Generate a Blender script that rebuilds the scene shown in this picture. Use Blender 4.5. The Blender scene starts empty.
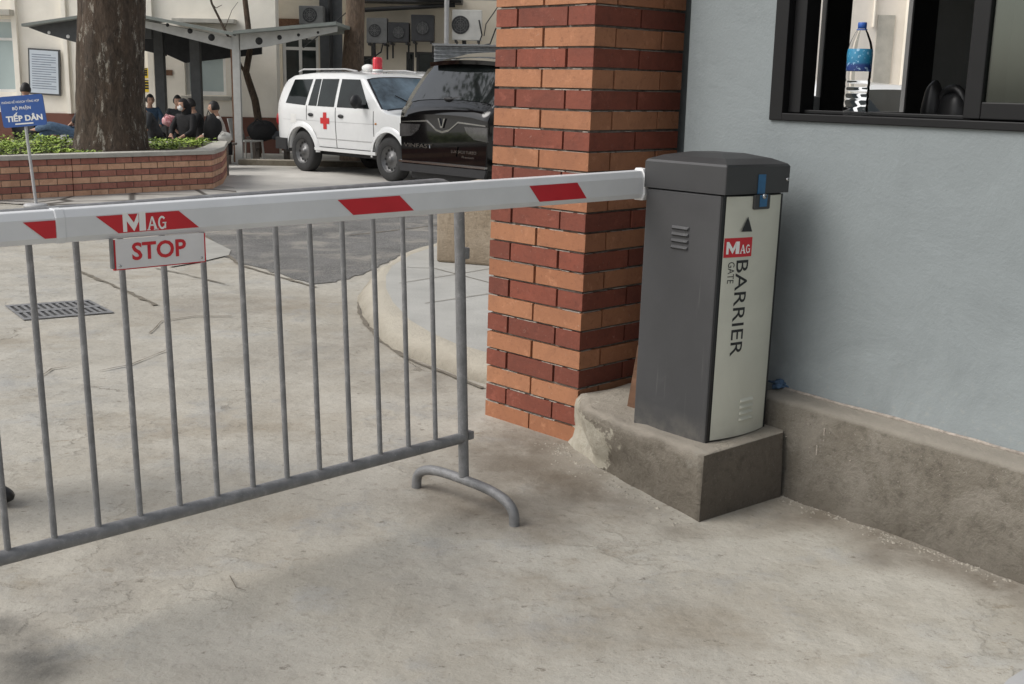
import bpy, bmesh, math, random
from mathutils import Vector, Matrix, noise
R=math.radians; PI=math.pi
random.seed(7)
sc=bpy.context.scene; C=sc.collection
# ------------------------------------------------------------------ camera
F=1147.0; PITCH=R(12.6); ROLL=R(1.2); H=1.5
cp,sp,cr,sr=math.cos(PITCH),math.sin(PITCH),math.cos(ROLL),math.sin(ROLL)
r0=Vector((1,0,0)); u0=Vector((0,sp,cp)); b0=Vector((0,-cp,sp))
right=r0*cr+u0*sr; up=u0*cr-r0*sr; back=b0
cam_d=bpy.data.cameras.new('camera'); cam=bpy.data.objects.new('camera',cam_d); C.objects.link(cam)
m=Matrix((right,up,back)).transposed().to_4x4(); m.translation=Vector((0,0,H)); cam.matrix_world=m
cam_d.lens=F/1024*36; cam_d.sensor_width=36; cam_d.clip_end=500; cam_d.clip_start=.05
sc.camera=cam
def ray(x,y): return right*((x-512)/F)+up*((342-y)/F)-back
def G(x,y,z=0.0):
    d=ray(x,y); t=(z-H)/d.z; return Vector((0,0,H))+d*t
def P(x,y,Y):
    d=ray(x,y); t=Y/d.y; return Vector((0,0,H))+d*t
def gz(Y):      # the ground falls very slightly towards the yard
    return -.10*min(max((Y-8)/7,0),1)
def GG(x,y,dz=0.0):
    z=0
    for _ in range(12): z=gz(G(x,y,z+dz).y)
    p=G(x,y,z+dz); return p
# ------------------------------------------------------------------ materials
def mat(name,col,rough=.7,metal=0,var=.15,scale=8,bump=0,bscale=60,col2=None,coat=0,spec=.5,trans=0,emit=None,stretch=None,detail=6,coord='Object'):
    m=bpy.data.materials.new(name); m.use_nodes=True; nt=m.node_tree; n=nt.nodes; l=nt.links
    bs=n['Principled BSDF']; bs.inputs['Roughness'].default_value=rough; bs.inputs['Metallic'].default_value=metal
    bs.inputs['Specular IOR Level'].default_value=spec
    if coat: bs.inputs['Coat Weight'].default_value=coat; bs.inputs['Coat Roughness'].default_value=.04
    if trans: bs.inputs['Transmission Weight'].default_value=trans
    tc=n.new('ShaderNodeTexCoord'); mp=n.new('ShaderNodeMapping'); l.new(tc.outputs[coord],mp.inputs[0])
    if stretch: mp.inputs['Scale'].default_value=stretch
    nz=n.new('ShaderNodeTexNoise'); nz.inputs['Scale'].default_value=scale; nz.inputs['Detail'].default_value=detail; nz.inputs['Roughness'].default_value=.62
    l.new(mp.outputs[0],nz.inputs['Vector'])
    rp=n.new('ShaderNodeValToRGB'); l.new(nz.outputs[0],rp.inputs[0])
    c1=[max(0,c*(1-var)) for c in col]; c2=col2 if col2 else [min(1,c*(1+var)) for c in col]
    rp.color_ramp.elements[0].position=.32; rp.color_ramp.elements[1].position=.68
    rp.color_ramp.elements[0].color=(*c1,1); rp.color_ramp.elements[1].color=(*c2,1)
    l.new(rp.outputs[0],bs.inputs['Base Color'])
    if bump:
        nb=n.new('ShaderNodeTexNoise'); nb.inputs['Scale'].default_value=bscale; nb.inputs['Detail'].default_value=5
        l.new(mp.outputs[0],nb.inputs['Vector']); bp=n.new('ShaderNodeBump'); bp.inputs['Strength'].default_value=bump; bp.inputs['Distance'].default_value=.01
        l.new(nb.outputs[0],bp.inputs['Height']); l.new(bp.outputs[0],bs.inputs['Normal'])
    m['rp']=rp.name
    return m
class N:   # tiny node helper
    def __init__(s,m): s.nt=m.node_tree; s.n=s.nt.nodes; s.l=s.nt.links
    def add(s,t,**k):
        o=s.n.new(t)
        for a,b in k.items():
            if a in o.inputs: o.inputs[a].default_value=b
            else: setattr(o,a,b)
        return o
    def noise(s,vec,scale,detail=6,rough=.6,dist=0):
        o=s.n.new('ShaderNodeTexNoise'); o.inputs['Scale'].default_value=scale; o.inputs['Detail'].default_value=detail; o.inputs['Roughness'].default_value=rough; o.inputs['Distortion'].default_value=dist
        s.l.new(vec,o.inputs['Vector']); return o.outputs[0]
    def ramp(s,v,stops):
        o=s.n.new('ShaderNodeValToRGB'); s.l.new(v,o.inputs[0]); cr_=o.color_ramp
        while len(cr_.elements)<len(stops): cr_.elements.new(.5)
        for e,(p,c) in zip(cr_.elements,stops): e.position=p; e.color=(*c,1) if hasattr(c,'__len__') else (c,c,c,1)
        return o.outputs[0]
    def mix(s,f,a,b,mode='MIX'):
        o=s.n.new('ShaderNodeMix'); o.data_type='RGBA'; o.blend_type=mode
        for i,v in ((0,f),(6,a),(7,b)):
            if hasattr(v,'is_linked'): s.l.new(v,o.inputs[i])
            elif i==0: o.inputs[0].default_value=v
            else: o.inputs[i].default_value=(*v,1)
        return o.outputs[2]
    def math(s,op,a,b=0.0):
        o=s.n.new('ShaderNodeMath'); o.operation=op
        for i,v in ((0,a),(1,b)):
            if hasattr(v,'is_linked'): s.l.new(v,o.inputs[i])
            else: o.inputs[i].default_value=v
        return o.outputs[0]
def blank(name):
    m=bpy.data.materials.new(name); m.use_nodes=True; return m,N(m),m.node_tree.nodes['Principled BSDF']

def concrete_ground():
    m,k,bs=blank('cement ground'); tc=k.add('ShaderNodeTexCoord'); v=tc.outputs['Object']
    mp=k.add('ShaderNodeMapping'); mp.inputs['Rotation'].default_value=(0,0,R(-20)); mp.inputs['Scale'].default_value=(.85,1.15,1); k.l.new(v,mp.inputs[0]); sv=mp.outputs[0]
    big=k.noise(v,.45,4,.55,.2); med=k.noise(sv,1.7,9,.66,.05); fine=k.noise(v,34,6,.65); mic=k.noise(v,150,3,.6)
    c=k.ramp(big,[(.32,(.475,.425,.345)),(.5,(.53,.49,.415)),(.68,(.525,.505,.455))])
    c=k.mix(k.ramp(med,[(.36,0),(.60,.8)]),c,(.62,.585,.51))
    c=k.mix(k.ramp(k.noise(sv,1.0,10,.68,.05),[(.53,0),(.64,.6)]),c,(.40,.345,.265))
    c=k.mix(k.ramp(k.noise(v,2.6,9,.66,.05),[(.54,0),(.66,.45)]),c,(.45,.46,.46))
    # worn topping: sharp edged shallow layers
    lay=k.noise(sv,1.7,13,.6,.05); edge=k.ramp(lay,[(.495,0),(.512,1)]); rim=k.ramp(lay,[(.488,0),(.498,1),(.503,1),(.515,0)])
    gate=k.ramp(k.noise(v,.8,4,.5),[(.46,0),(.58,1)])
    c=k.mix(k.math('MULTIPLY',k.math('MULTIPLY',rim,gate),.22),c,(.30,.26,.20))
    c=k.mix(k.math('MULTIPLY',edge,.10),c,(.70,.67,.60))
    # small brown chips
    c=k.mix(k.math('MULTIPLY',k.ramp(k.noise(sv,8,9,.72,.0),[(.60,0),(.66,.7)]),gate),c,(.33,.27,.19))
    c=k.mix(k.ramp(k.noise(sv,17,8,.75,.0),[(.595,0),(.67,.8)]),c,(.20,.17,.135))
    c=k.mix(k.ramp(fine,[(.30,.55),(.45,0)]),c,(.36,.325,.27))
    c=k.mix(k.ramp(mic,[(.29,.65),(.40,0)]),c,(.26,.235,.195))
    # cracks
    vo=k.add('ShaderNodeTexVoronoi',feature='DISTANCE_TO_EDGE'); vo.inputs['Scale'].default_value=.55
    dn=k.add('ShaderNodeTexNoise'); dn.inputs['Scale'].default_value=1.5; dn.inputs['Detail'].default_value=10; dn.inputs['Roughness'].default_value=.62; k.l.new(v,dn.inputs['Vector'])
    mx=k.add('ShaderNodeMix'); mx.data_type='VECTOR'; mx.inputs[0].default_value=.5; k.l.new(v,mx.inputs[4]); k.l.new(dn.outputs[1],mx.inputs[5]); k.l.new(mx.outputs[1],vo.inputs['Vector'])
    crack=k.ramp(vo.outputs['Distance'],[(0,1),(.0035,0)])
    mask=k.ramp(k.noise(v,1.1,5),[(.52,0),(.60,.6)])
    ck=k.math('MULTIPLY',crack,mask); c=k.mix(ck,c,(.19,.16,.12))
    c=k.mix(k.ramp(k.noise(v,1.9,7,.6,.3),[(.66,0),(.76,.35)]),c,(.48,.33,.20))
    c=k.mix(1.0,c,(.695,.698,.70),'MULTIPLY')
    gen=k.noise(v,3.5,9,.68,.3); rag=k.ramp(gen,[(.30,.25),(.56,1)])
    for (cx_,cy_,rad,amt,colr) in STAINS:
        vm=k.add('ShaderNodeVectorMath',operation='DISTANCE'); k.l.new(v,vm.inputs[0]); vm.inputs[1].default_value=(cx_,cy_,0)
        f=k.ramp(k.math('DIVIDE',vm.outputs['Value'],rad),[(.25,amt),(1.0,0)]); c=k.mix(k.math('MULTIPLY',f,rag),c,colr)
    k.l.new(c,bs.inputs['Base Color'])
    bs.inputs['Roughness'].default_value=.85; bs.inputs['Specular IOR Level'].default_value=.25
    h=k.math('ADD',k.math('MULTIPLY',k.noise(v,2.6,6,.52,.0),3.2),k.math('MULTIPLY',fine,.22)); h=k.math('ADD',h,k.math('MULTIPLY',k.math('MULTIPLY',edge,gate),.16)); h=k.math('SUBTRACT',h,k.math('MULTIPLY',ck,.4)); h=k.math('ADD',h,k.math('MULTIPLY',mic,.06))
    bp=k.add('ShaderNodeBump'); bp.inputs['Strength'].default_value=.62; bp.inputs['Distance'].default_value=.022; k.l.new(h,bp.inputs['Height']); k.l.new(bp.outputs[0],bs.inputs['Normal'])
    return m
def asphalt_mat():
    m,k,bs=blank('asphalt'); tc=k.add('ShaderNodeTexCoord'); v=tc.outputs['Object']
    c=k.ramp(k.noise(v,1.1,8,.7,1),[(.35,(.10,.097,.092)),(.65,(.19,.184,.175))])
    mic=k.noise(v,90,4,.8); c=k.mix(k.ramp(mic,[(.5,0),(.62,.8)]),c,(.40,.39,.37)); c=k.mix(k.ramp(mic,[(.3,.8),(.42,0)]),c,(.03,.03,.03))
    c=k.mix(k.ramp(k.noise(v,1.5,9,.7,.5),[(.50,0),(.62,.75)]),c,(.36,.335,.29))
    k.l.new(c,bs.inputs['Base Color']); bs.inputs['Roughness'].default_value=.85
    bp=k.add('ShaderNodeBump'); bp.inputs['Strength'].default_value=.8; bp.inputs['Distance'].default_value=.02; k.l.new(mic,bp.inputs['Height']); k.l.new(bp.outputs[0],bs.inputs['Normal'])
    return m
def cement_block(name,c1,c2,c3):
    m,k,bs=blank(name); tc=k.add('ShaderNodeTexCoord'); v=tc.outputs['Object']; sx=k.add('ShaderNodeSeparateXYZ'); k.l.new(v,sx.inputs[0])
    c=k.ramp(k.noise(v,3.2,8,.65,.6),[(.3,c1),(.5,c2),(.72,c3)])
    c=k.mix(k.ramp(k.noise(v,28,7,.7),[(.3,.5),(.5,0)]),c,tuple(x*.5 for x in c1))
    c=k.mix(k.ramp(k.noise(v,11,8,.7,1.5),[(.60,0),(.68,.4)]),c,tuple(min(1,x*1.35) for x in c3))
    c=k.mix(k.ramp(k.noise(v,160,3,.6),[(.62,0),(.75,.4)]),c,(.5,.48,.42))
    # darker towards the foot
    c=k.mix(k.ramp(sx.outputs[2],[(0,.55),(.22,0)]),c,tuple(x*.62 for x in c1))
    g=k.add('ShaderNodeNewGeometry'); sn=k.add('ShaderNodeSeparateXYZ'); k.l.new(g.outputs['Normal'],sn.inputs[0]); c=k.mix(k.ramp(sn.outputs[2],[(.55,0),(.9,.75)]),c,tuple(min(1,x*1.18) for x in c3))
    k.l.new(c,bs.inputs['Base Color']); bs.inputs['Roughness'].default_value=.9; bs.inputs['Specular IOR Level'].default_value=.2
    h=k.math('ADD',k.noise(v,14,9,.7,.5),k.math('MULTIPLY',k.noise(v,70,5,.7),.35))
    bp=k.add('ShaderNodeBump'); bp.inputs['Strength'].default_value=.8; bp.inputs['Distance'].default_value=.018; k.l.new(h,bp.inputs['Height']); k.l.new(bp.outputs[0],bs.inputs['Normal'])
    return m
def flaky_base():
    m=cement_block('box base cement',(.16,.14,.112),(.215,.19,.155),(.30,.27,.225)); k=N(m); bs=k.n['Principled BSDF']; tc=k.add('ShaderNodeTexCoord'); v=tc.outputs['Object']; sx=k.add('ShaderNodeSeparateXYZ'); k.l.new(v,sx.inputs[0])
    old=bs.inputs['Base Color'].links[0].from_socket
    f=k.math('ADD',sx.outputs[0],k.math('MULTIPLY',k.math('SUBTRACT',k.noise(v,7,9,.65,.5),.5),.26))
    left=k.ramp(f,[(.385,1),(.395,0)])
    f2=k.math('ADD',sx.outputs[2],k.math('MULTIPLY',k.math('SUBTRACT',k.noise(v,13,8,.65,.4),.5),.22)); low=k.ramp(f2,[(.205,1),(.212,0)])
    c=k.mix(k.math('MULTIPLY',left,low),old,k.ramp(k.noise(v,9,8,.7),[(.35,(.33,.30,.24)),(.65,(.46,.43,.36))]))
    c=k.mix(k.ramp(k.noise(v,4.2,6,.6,.3),[(.60,0),(.64,.45)]),c,(.30,.28,.24))
    k.l.new(c,bs.inputs['Base Color']); return m
def bark_mat(name,dark=1.0,lichen=True):
    m,k,bs=blank(name); tc=k.add('ShaderNodeTexCoord'); mp=k.add('ShaderNodeMapping'); mp.inputs['Scale'].default_value=(1,1,.33); k.l.new(tc.outputs['Object'],mp.inputs[0]); v=mp.outputs[0]
    a=k.noise(v,22,9,.75,.6); b=k.noise(v,6,6,.6,.4)
    d=dark
    c=k.ramp(a,[(.34,(.022*d,.017*d,.013*d)),(.52,(.085*d,.062*d,.045*d)),(.7,(.17*d,.125*d,.09*d))])
    c=k.mix(k.ramp(b,[(.4,0),(.65,.5)]),c,(.13*d,.085*d,.055*d))
    if lichen: c=k.mix(k.ramp(k.noise(v,7,10,.82,.2),[(.565,0),(.60,.8)]),c,(.42,.39,.33))
    k.l.new(c,bs.inputs['Base Color']); bs.inputs['Roughness'].default_value=.95
    bp=k.add('ShaderNodeBump'); bp.inputs['Strength'].default_value=1; bp.inputs['Distance'].default_value=.06; k.l.new(a,bp.inputs['Height']); k.l.new(bp.outputs[0],bs.inputs['Normal'])
    return m
def painted_wall(name,col,stain,low_z=(0,.5),amt=.35,worn=0.0):
    m,k,bs=blank(name); tc=k.add('ShaderNodeTexCoord'); v=tc.outputs['Object']; sx=k.add('ShaderNodeSeparateXYZ'); k.l.new(v,sx.inputs[0])
    c=k.ramp(k.noise(v,1.3,6,.6,.4),[(.35,tuple(x*.90 for x in col)),(.65,col)])
    c=k.mix(k.ramp(k.noise(v,5,9,.68,.8),[(.53,0),(.66,.07)]),c,tuple(min(1,x*1.3) for x in col))
    if worn:
        mp=k.add('ShaderNodeMapping'); mp.inputs['Scale'].default_value=(3.2,3.2,.35); k.l.new(v,mp.inputs[0])
        c=k.mix(k.ramp(k.noise(mp.outputs[0],3,6,.6,.5),[(.56,0),(.72,.13)]),c,tuple(x*.62 for x in col))       # run marks
        c=k.mix(k.ramp(k.noise(v,2.2,10,.7,1.2),[(.60,0),(.625,.07),(.66,0)]),c,tuple(min(1,x*1.5) for x in col)) # scuffs
    low=k.ramp(sx.outputs[2],[(low_z[0],amt),(low_z[1],0)])
    c=k.mix(k.math('MULTIPLY',low,k.ramp(k.noise(v,3,7,.7,.8),[(.35,.2),(.6,1)])),c,stain)  # bottom tone: stain on the other walls, paler paint on the booth
    if worn:
        spl=k.ramp(sx.outputs[2],[(.36,1),(.62,0)]); c=k.mix(k.math('MULTIPLY',spl,k.ramp(k.noise(v,38,5,.65),[(.56,0),(.66,.25)])),c,(.40,.38,.33))
    c=k.mix(k.ramp(k.noise(v,120,2,.5),[(.72,0),(.78,.12)]),c,tuple(min(1,x*1.6) for x in col))
    k.l.new(c,bs.inputs['Base Color']); bs.inputs['Roughness'].default_value=.7; bs.inputs['Specular IOR Level'].default_value=.3
    h=k.math('ADD',k.math('MULTIPLY',k.noise(v,3.2,8,.6,.4),1.6),k.math('MULTIPLY',k.noise(v,90,4,.6),.2))
    bp=k.add('ShaderNodeBump'); bp.inputs['Strength'].default_value=.5; bp.inputs['Distance'].default_value=.014; k.l.new(h,bp.inputs['Height']); k.l.new(bp.outputs[0],bs.inputs['Normal'])
    return m
def brick_mat(name,c1,c2,dark):
    m,k,bs=blank(name); tc=k.add('ShaderNodeTexCoord'); v=tc.outputs['Object']; g=k.add('ShaderNodeNewGeometry')
    rnd=g.outputs['Random Per Island']
    c=k.mix(rnd,c1,c2)
    c=k.mix(k.ramp(k.noise(v,7,8,.68,.6),[(.34,.4),(.54,0)]),c,dark)
    c=k.mix(k.ramp(k.noise(v,14,8,.7,.4),[(.56,0),(.68,.35)]),c,tuple(min(1,x*1.5+.03) for x in c1))
    c=k.mix(k.ramp(k.noise(v,1.7,5,.6),[(.5,0),(.7,.35)]),c,tuple(x*.55 for x in dark))
    c=k.mix(k.ramp(k.noise(v,45,6,.7),[(.3,.35),(.45,0)]),c,tuple(x*.4 for x in dark))
    c=k.mix(k.ramp(k.noise(v,70,6,.7,.8),[(.63,0),(.72,.35)]),c,(.5,.42,.34))
    k.l.new(c,bs.inputs['Base Color']); bs.inputs['Roughness'].default_value=.72; bs.inputs['Specular IOR Level'].default_value=.3
    bp=k.add('ShaderNodeBump'); bp.inputs['Strength'].default_value=.4; bp.inputs['Distance'].default_value=.006; k.l.new(k.noise(v,60,6,.7),bp.inputs['Height']); k.l.new(bp.outputs[0],bs.inputs['Normal'])
    return m
def galv_mat():
    m,k,bs=blank('galvanised steel'); tc=k.add('ShaderNodeTexCoord'); v=tc.outputs['Object']
    c=k.ramp(k.noise(v,22,6,.65,.3),[(.30,(.17,.17,.172)),(.55,(.225,.225,.228)),(.75,(.33,.33,.33))])
    c=k.mix(k.ramp(k.noise(v,120,3,.6),[(.62,0),(.74,.35)]),c,(.5,.5,.5))
    k.l.new(c,bs.inputs['Base Color']); bs.inputs['Roughness'].default_value=.55; bs.inputs['Metallic'].default_value=.25
    bp=k.add('ShaderNodeBump'); bp.inputs['Strength'].default_value=.5; bp.inputs['Distance'].default_value=.003; k.l.new(k.noise(v,140,4,.7),bp.inputs['Height']); k.l.new(bp.outputs[0],bs.inputs['Normal'])
    return m
M={}
_b=(.155,.13,.10); _g=(.19,.18,.165)
STAINS=[(.30,4.10,.22,.7,_b),(.45,3.95,.18,.6,_b),(.62,3.74,.14,.5,_b),(.85,3.88,.2,.55,_b),(0,4.6,.3,.5,_b),(-.3,4.1,.3,.4,_b),(-.10,3.95,.32,.75,_b),(.12,3.80,.25,.6,_b),(.05,4.35,.5,.55,_b),(.28,4.25,.32,.7,_b),(.12,4.75,.35,.6,_b),(-1.05,2.30,.28,.9,_g),(-1.15,2.18,.2,.8,_b),
 (-.75,2.75,.4,.3,_g),(-.25,3.3,.4,.3,_g),(-.1,2.9,.3,.2,_b),(1.15,3.95,.22,.85,_b),(1.3,3.72,.2,.85,_b),(1.42,3.52,.18,.85,_b),(1.55,3.36,.18,.85,_b),(1.68,3.15,.2,.85,_b),(.95,4.05,.16,.7,_b),
 (-1.2,6.2,.6,.4,_b),(-.5,5.8,.45,.5,_b),(-.9,6.8,.5,.45,_b),(-1.9,7.6,.9,.4,_b),(.45,3.0,.5,.22,_b)]
_d=(.10,.095,.085)
for px_,py_,rr_,aa_,cc_ in ((14,648,.16,.95,_d),(40,668,.14,.9,_d),(5,625,.10,.8,_d),(75,600,.22,.5,_g),(150,560,.25,.35,_g),(520,470,.2,.6,_b),(560,478,.12,.8,_b),(500,500,.12,.7,_b),(790,520,.12,.7,_b),(880,560,.12,.6,_b)):
    q_=G(px_,py_); STAINS.append((q_.x,q_.y,rr_,aa_,cc_))
M['ground']=concrete_ground(); M['asphalt']=asphalt_mat()
M['yard']=mat('yard paving',(.52,.50,.46),.85,var=.14,scale=1.2,bump=.3,bscale=40)
M['slab']=mat('pale concrete slab',(.34,.33,.30),.85,var=.12,scale=5,bump=.3)
M['pave']=mat('pavement tiles',(.375,.37,.345),.85,var=.10,scale=3,bump=.3)
M['kerbm']=cement_block('kerb mortar',(.19,.165,.125),(.30,.27,.215),(.40,.37,.31))
M['joint']=mat('dirt joint',(.16,.14,.11),.95,var=.3,scale=30)
M['plinth']=cement_block('dark cement plinth',(.12,.104,.082),(.185,.166,.136),(.27,.247,.21))  # dark brown cement, darker towards the foot, paler on top
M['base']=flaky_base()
M['base2']=cement_block('smooth render',(.115,.098,.08),(.15,.128,.105),(.18,.155,.125))
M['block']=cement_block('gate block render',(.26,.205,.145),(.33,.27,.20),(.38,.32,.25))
M['brick_l']=brick_mat('orange brick',(.40,.185,.097),(.33,.14,.072),(.235,.105,.06))
M['brick_d']=brick_mat('red brick',(.235,.068,.042),(.165,.050,.033),(.11,.038,.028))
M['mortar']=mat('mortar',(.20,.175,.15),.95,var=.35,scale=30,bump=.6)
M['mortar_edge']=mat('pale mortar smear',(.33,.29,.25),.95,var=.35,scale=40,bump=.4)
M['galv']=galv_mat()
M['white_al']=mat('white powder coat',(.66,.67,.68),.38,var=.05,scale=6)
M['al_edge']=mat('pale plastic',(.80,.80,.80),.4,var=.04)
M['red']=mat('red film',(.52,.012,.022),.4,var=.06,scale=9)
M['white']=mat('white film',(.80,.80,.78),.45,var=.04)
M['signplate']=mat('sign plate',(.68,.67,.67),.4,var=.06,scale=8)
def dusty(name,col,rough):
    m,k,bs=blank(name); tc=k.add('ShaderNodeTexCoord'); v=tc.outputs['Object']; sx=k.add('ShaderNodeSeparateXYZ'); k.l.new(v,sx.inputs[0])
    c=k.ramp(k.noise(v,3,6,.6,.4),[(.3,tuple(x*.9 for x in col)),(.7,tuple(x*1.1 for x in col))])
    low=k.ramp(sx.outputs[2],[(.0,.35),(.10,0)]); c=k.mix(k.math('MULTIPLY',low,k.ramp(k.noise(v,12,7,.7),[(.4,.2),(.62,1)])),c,(.27,.25,.21))
    c=k.mix(k.ramp(k.noise(v,6,9,.75,.8),[(.60,0),(.72,.06)]),c,(.30,.29,.27))
    mp=k.add('ShaderNodeMapping'); mp.inputs['Scale'].default_value=(40,40,2.2); k.l.new(v,mp.inputs[0]); c=k.mix(k.ramp(k.noise(mp.outputs[0],1.2,4,.5),[(.66,0),(.74,.10)]),c,(.3,.3,.28))
    k.l.new(c,bs.inputs['Base Color']); k.l.new(k.ramp(k.noise(v,5,7,.7),[(.3,rough-.10),(.7,rough+.12)]),bs.inputs['Roughness'])
    bp=k.add('ShaderNodeBump'); bp.inputs['Strength'].default_value=.12; bp.inputs['Distance'].default_value=.002; k.l.new(k.noise(v,220,2,.5),bp.inputs['Height']); k.l.new(bp.outputs[0],bs.inputs['Normal']); return m
M['darkgrey']=dusty('dark grey powder coat',(.052,.052,.054),.5)
M['lid']=mat('charcoal lid',(.040,.040,.041),.48,var=.08,scale=5,bump=.05,bscale=300)
M['panel']=dusty('pale green grey panel',(.54,.54,.465),.42)
M['blue_st']=mat('blue sticker',(.02,.12,.26),.35,var=.15,scale=30)
M['black']=mat('black paint',(.012,.012,.013),.45,var=.2)
M['blackal']=mat('black aluminium',(.007,.007,.0075),.45,var=.15,spec=.3)
M['steel']=mat('lock steel',(.5,.5,.5),.25,metal=.9,var=.1)
M['rust']=mat('rusty plate',(.16,.085,.05),.85,var=.35,scale=22,bump=.4)
M['boothwall']=painted_wall('blue grey paint',(.235,.262,.268),(.33,.365,.372),(.36,1.0),.6,1.0)  # bottom colour is a paler tone of the same paint
M['cream']=painted_wall('cream paint',(.93,.88,.78),(.45,.38,.28),(0,1.6),.5)
M['cream2']=painted_wall('cream paint stained',(.76,.69,.57),(.30,.25,.19),(0,2.5),.7)
M['palewall']=painted_wall('bright cream facade',(.86,.80,.72),(.6,.5,.4),(0,.5),.3)
M['redband']=painted_wall('brown red plinth paint',(.17,.075,.055),(.09,.05,.04),(-.2,.5),.6)
M['glass_pale']=mat('pale window film',(.42,.50,.50),.15,var=.1,scale=.7)
M['glass_dark']=mat('dark window glass',(.025,.032,.032),.06,var=.4,scale=2)
M['wframe']=mat('white window frame',(.72,.72,.70),.5,var=.06)
M['roofgreen']=mat('grey green roof sheet',(.20,.22,.205),.6,var=.15,scale=3)
M['beamgrey']=mat('pale grey steel',(.48,.48,.46),.6,var=.12,scale=5)
M['postdark']=mat('dark grey steel',(.07,.073,.075),.6,var=.15)
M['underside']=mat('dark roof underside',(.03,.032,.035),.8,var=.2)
M['bark']=bark_mat('bark big',.9); M['bark2']=bark_mat('bark slim',1.7,False); M['bark3']=bark_mat('bark twig',1.1,False)
M['cap']=mat('planter cap cement',(.46,.44,.39),.85,var=.12,scale=6,bump=.3)
M['pb_l']=brick_mat('planter pale brick',(.72,.44,.29),(.64,.36,.23),(.36,.17,.1))
M['pb_d']=brick_mat('planter red brick',(.44,.19,.14),(.36,.145,.11),(.16,.06,.045))
M['soil']=mat('soil',(.06,.045,.03),.95,var=.4,scale=20,bump=.5)
M['leaf']=mat('fresh leaf',(.20,.33,.05),.6,var=.4,scale=5,col2=(.50,.64,.12))
M['leafd']=mat('dark leaf',(.04,.075,.02),.7,var=.4,scale=6)
M['signblue']=mat('sign blue',(.035,.10,.33),.45,var=.07)
M['carwhite']=mat('white car paint',(.74,.75,.75),.22,var=.02,coat=.6)
M['carblack']=mat('black car paint',(.003,.003,.0035),.07,var=.1,coat=.5,spec=.4)
M['cartrim']=mat('black car plastic',(.018,.018,.02),.55,var=.15)
M['carglass']=mat('car glass',(.012,.016,.016),.04,var=.5,scale=2,spec=.3)
M['carglass_sky']=mat('windscreen glass painted sky',(.10,.14,.17),.04,var=.8,scale=1.6,coat=.5)  # bluish patches put the sky's reflection into the windscreen colour
M['suvglass']=mat('tinted hatch glass',(.010,.012,.012),.05,var=.4,scale=2,coat=.8)
M['tyre']=mat('tyre rubber',(.03,.03,.03),.85,var=.2,bump=.3)
M['rim']=mat('steel rim',(.15,.15,.15),.4,metal=.5,var=.2)
M['redcross']=mat('red cross film',(.55,.03,.03),.4,var=.08)
M['beacon']=mat('red beacon lens',(.60,.012,.03),.15,var=.2,coat=.5)
M['chrome']=mat('chrome',(.38,.38,.38),.2,metal=1,var=.05)
M['taillight']=mat('tail lamp lens',(.05,.048,.048),.08,var=.4,scale=6,coat=1)
M['redlens']=mat('red reflector',(.35,.01,.015),.2,var=.1)
M['orange']=mat('lamp amber',(.5,.2,.04),.3,var=.1)
M['ac']=mat('ac casing white',(.62,.61,.57),.55,var=.10,scale=5)
M['acg']=mat('ac casing grey',(.16,.16,.155),.6,var=.2,scale=5)
M['acd']=mat('ac grille dark',(.04,.04,.042),.6,var=.2)
M['corr']=mat('corrugated zinc',(.45,.46,.47),.35,metal=.6,var=.3,scale=14)
M['pipe']=mat('pvc pipe grey',(.42,.42,.42),.5,var=.1)
M['cable']=mat('black cable',(.01,.01,.01),.6)
M['notice']=mat('notice paper',(.60,.66,.72),.4,var=.04)
M['ink']=mat('grey ink',(.22,.26,.33),.6)
M['yellow']=mat('yellow notice',(.75,.55,.04),.5,var=.1)
M['bench']=mat('bench planks',(.13,.11,.095),.7,var=.25,scale=9)
M['skin']=mat('skin',(.45,.27,.19),.55,var=.08,spec=.4)
M['hair']=mat('black hair',(.012,.010,.009),.6,var=.3,scale=60)
M['c_black']=mat('black cloth',(.012,.012,.013),.9,var=.25,scale=25)
M['c_dark']=mat('dark grey cloth',(.035,.038,.042),.9,var=.25,scale=25)
M['c_jean']=mat('blue denim',(.06,.105,.17),.9,var=.3,scale=25)
M['c_light']=mat('pale cloth',(.50,.46,.42),.9,var=.15,scale=25)
M['c_pink']=mat('patterned pink cloth',(.45,.06,.10),.9,var=.3,scale=18,col2=(.7,.45,.45))
M['c_white']=mat('white cloth',(.62,.62,.60),.9,var=.12,scale=20)
M['mask']=mat('white face mask',(.75,.75,.73),.8,var=.05)
M['shoe']=mat('black shoe leather',(.010,.010,.010),.4,var=.2)
M['plasticw']=mat('worn white plastic',(.45,.45,.42),.5,var=.15)
M['roomgrey']=mat('room wall',(.42,.42,.41),.8,var=.05)
M['roomdark']=mat('room dark',(.02,.02,.021),.7,var=.2)
M['bottlecap']=mat('bottle cap blue',(.03,.11,.42),.4)
M['pebble']=mat('pebbles',(.30,.275,.23),.9,var=.4,scale=40)
def glass(name,col,rough=.03,ior=1.45,thin=.0):
    m,k,bs=blank(name); bs.inputs['Base Color'].default_value=(*col,1); bs.inputs['Transmission Weight'].default_value=1; bs.inputs['Roughness'].default_value=rough; bs.inputs['IOR'].default_value=ior
    tc=k.add('ShaderNodeTexCoord'); nb=k.noise(tc.outputs['Object'],9,2); bp=k.add('ShaderNodeBump'); bp.inputs['Strength'].default_value=.05; k.l.new(nb,bp.inputs['Height']); k.l.new(bp.outputs[0],bs.inputs['Normal'])
    return m
M['clear']=glass('bottle plastic',(.96,.97,.98),.02,1.035)
M['water']=glass('drinking water',(.97,.99,1.0),.0,1.12)
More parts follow.
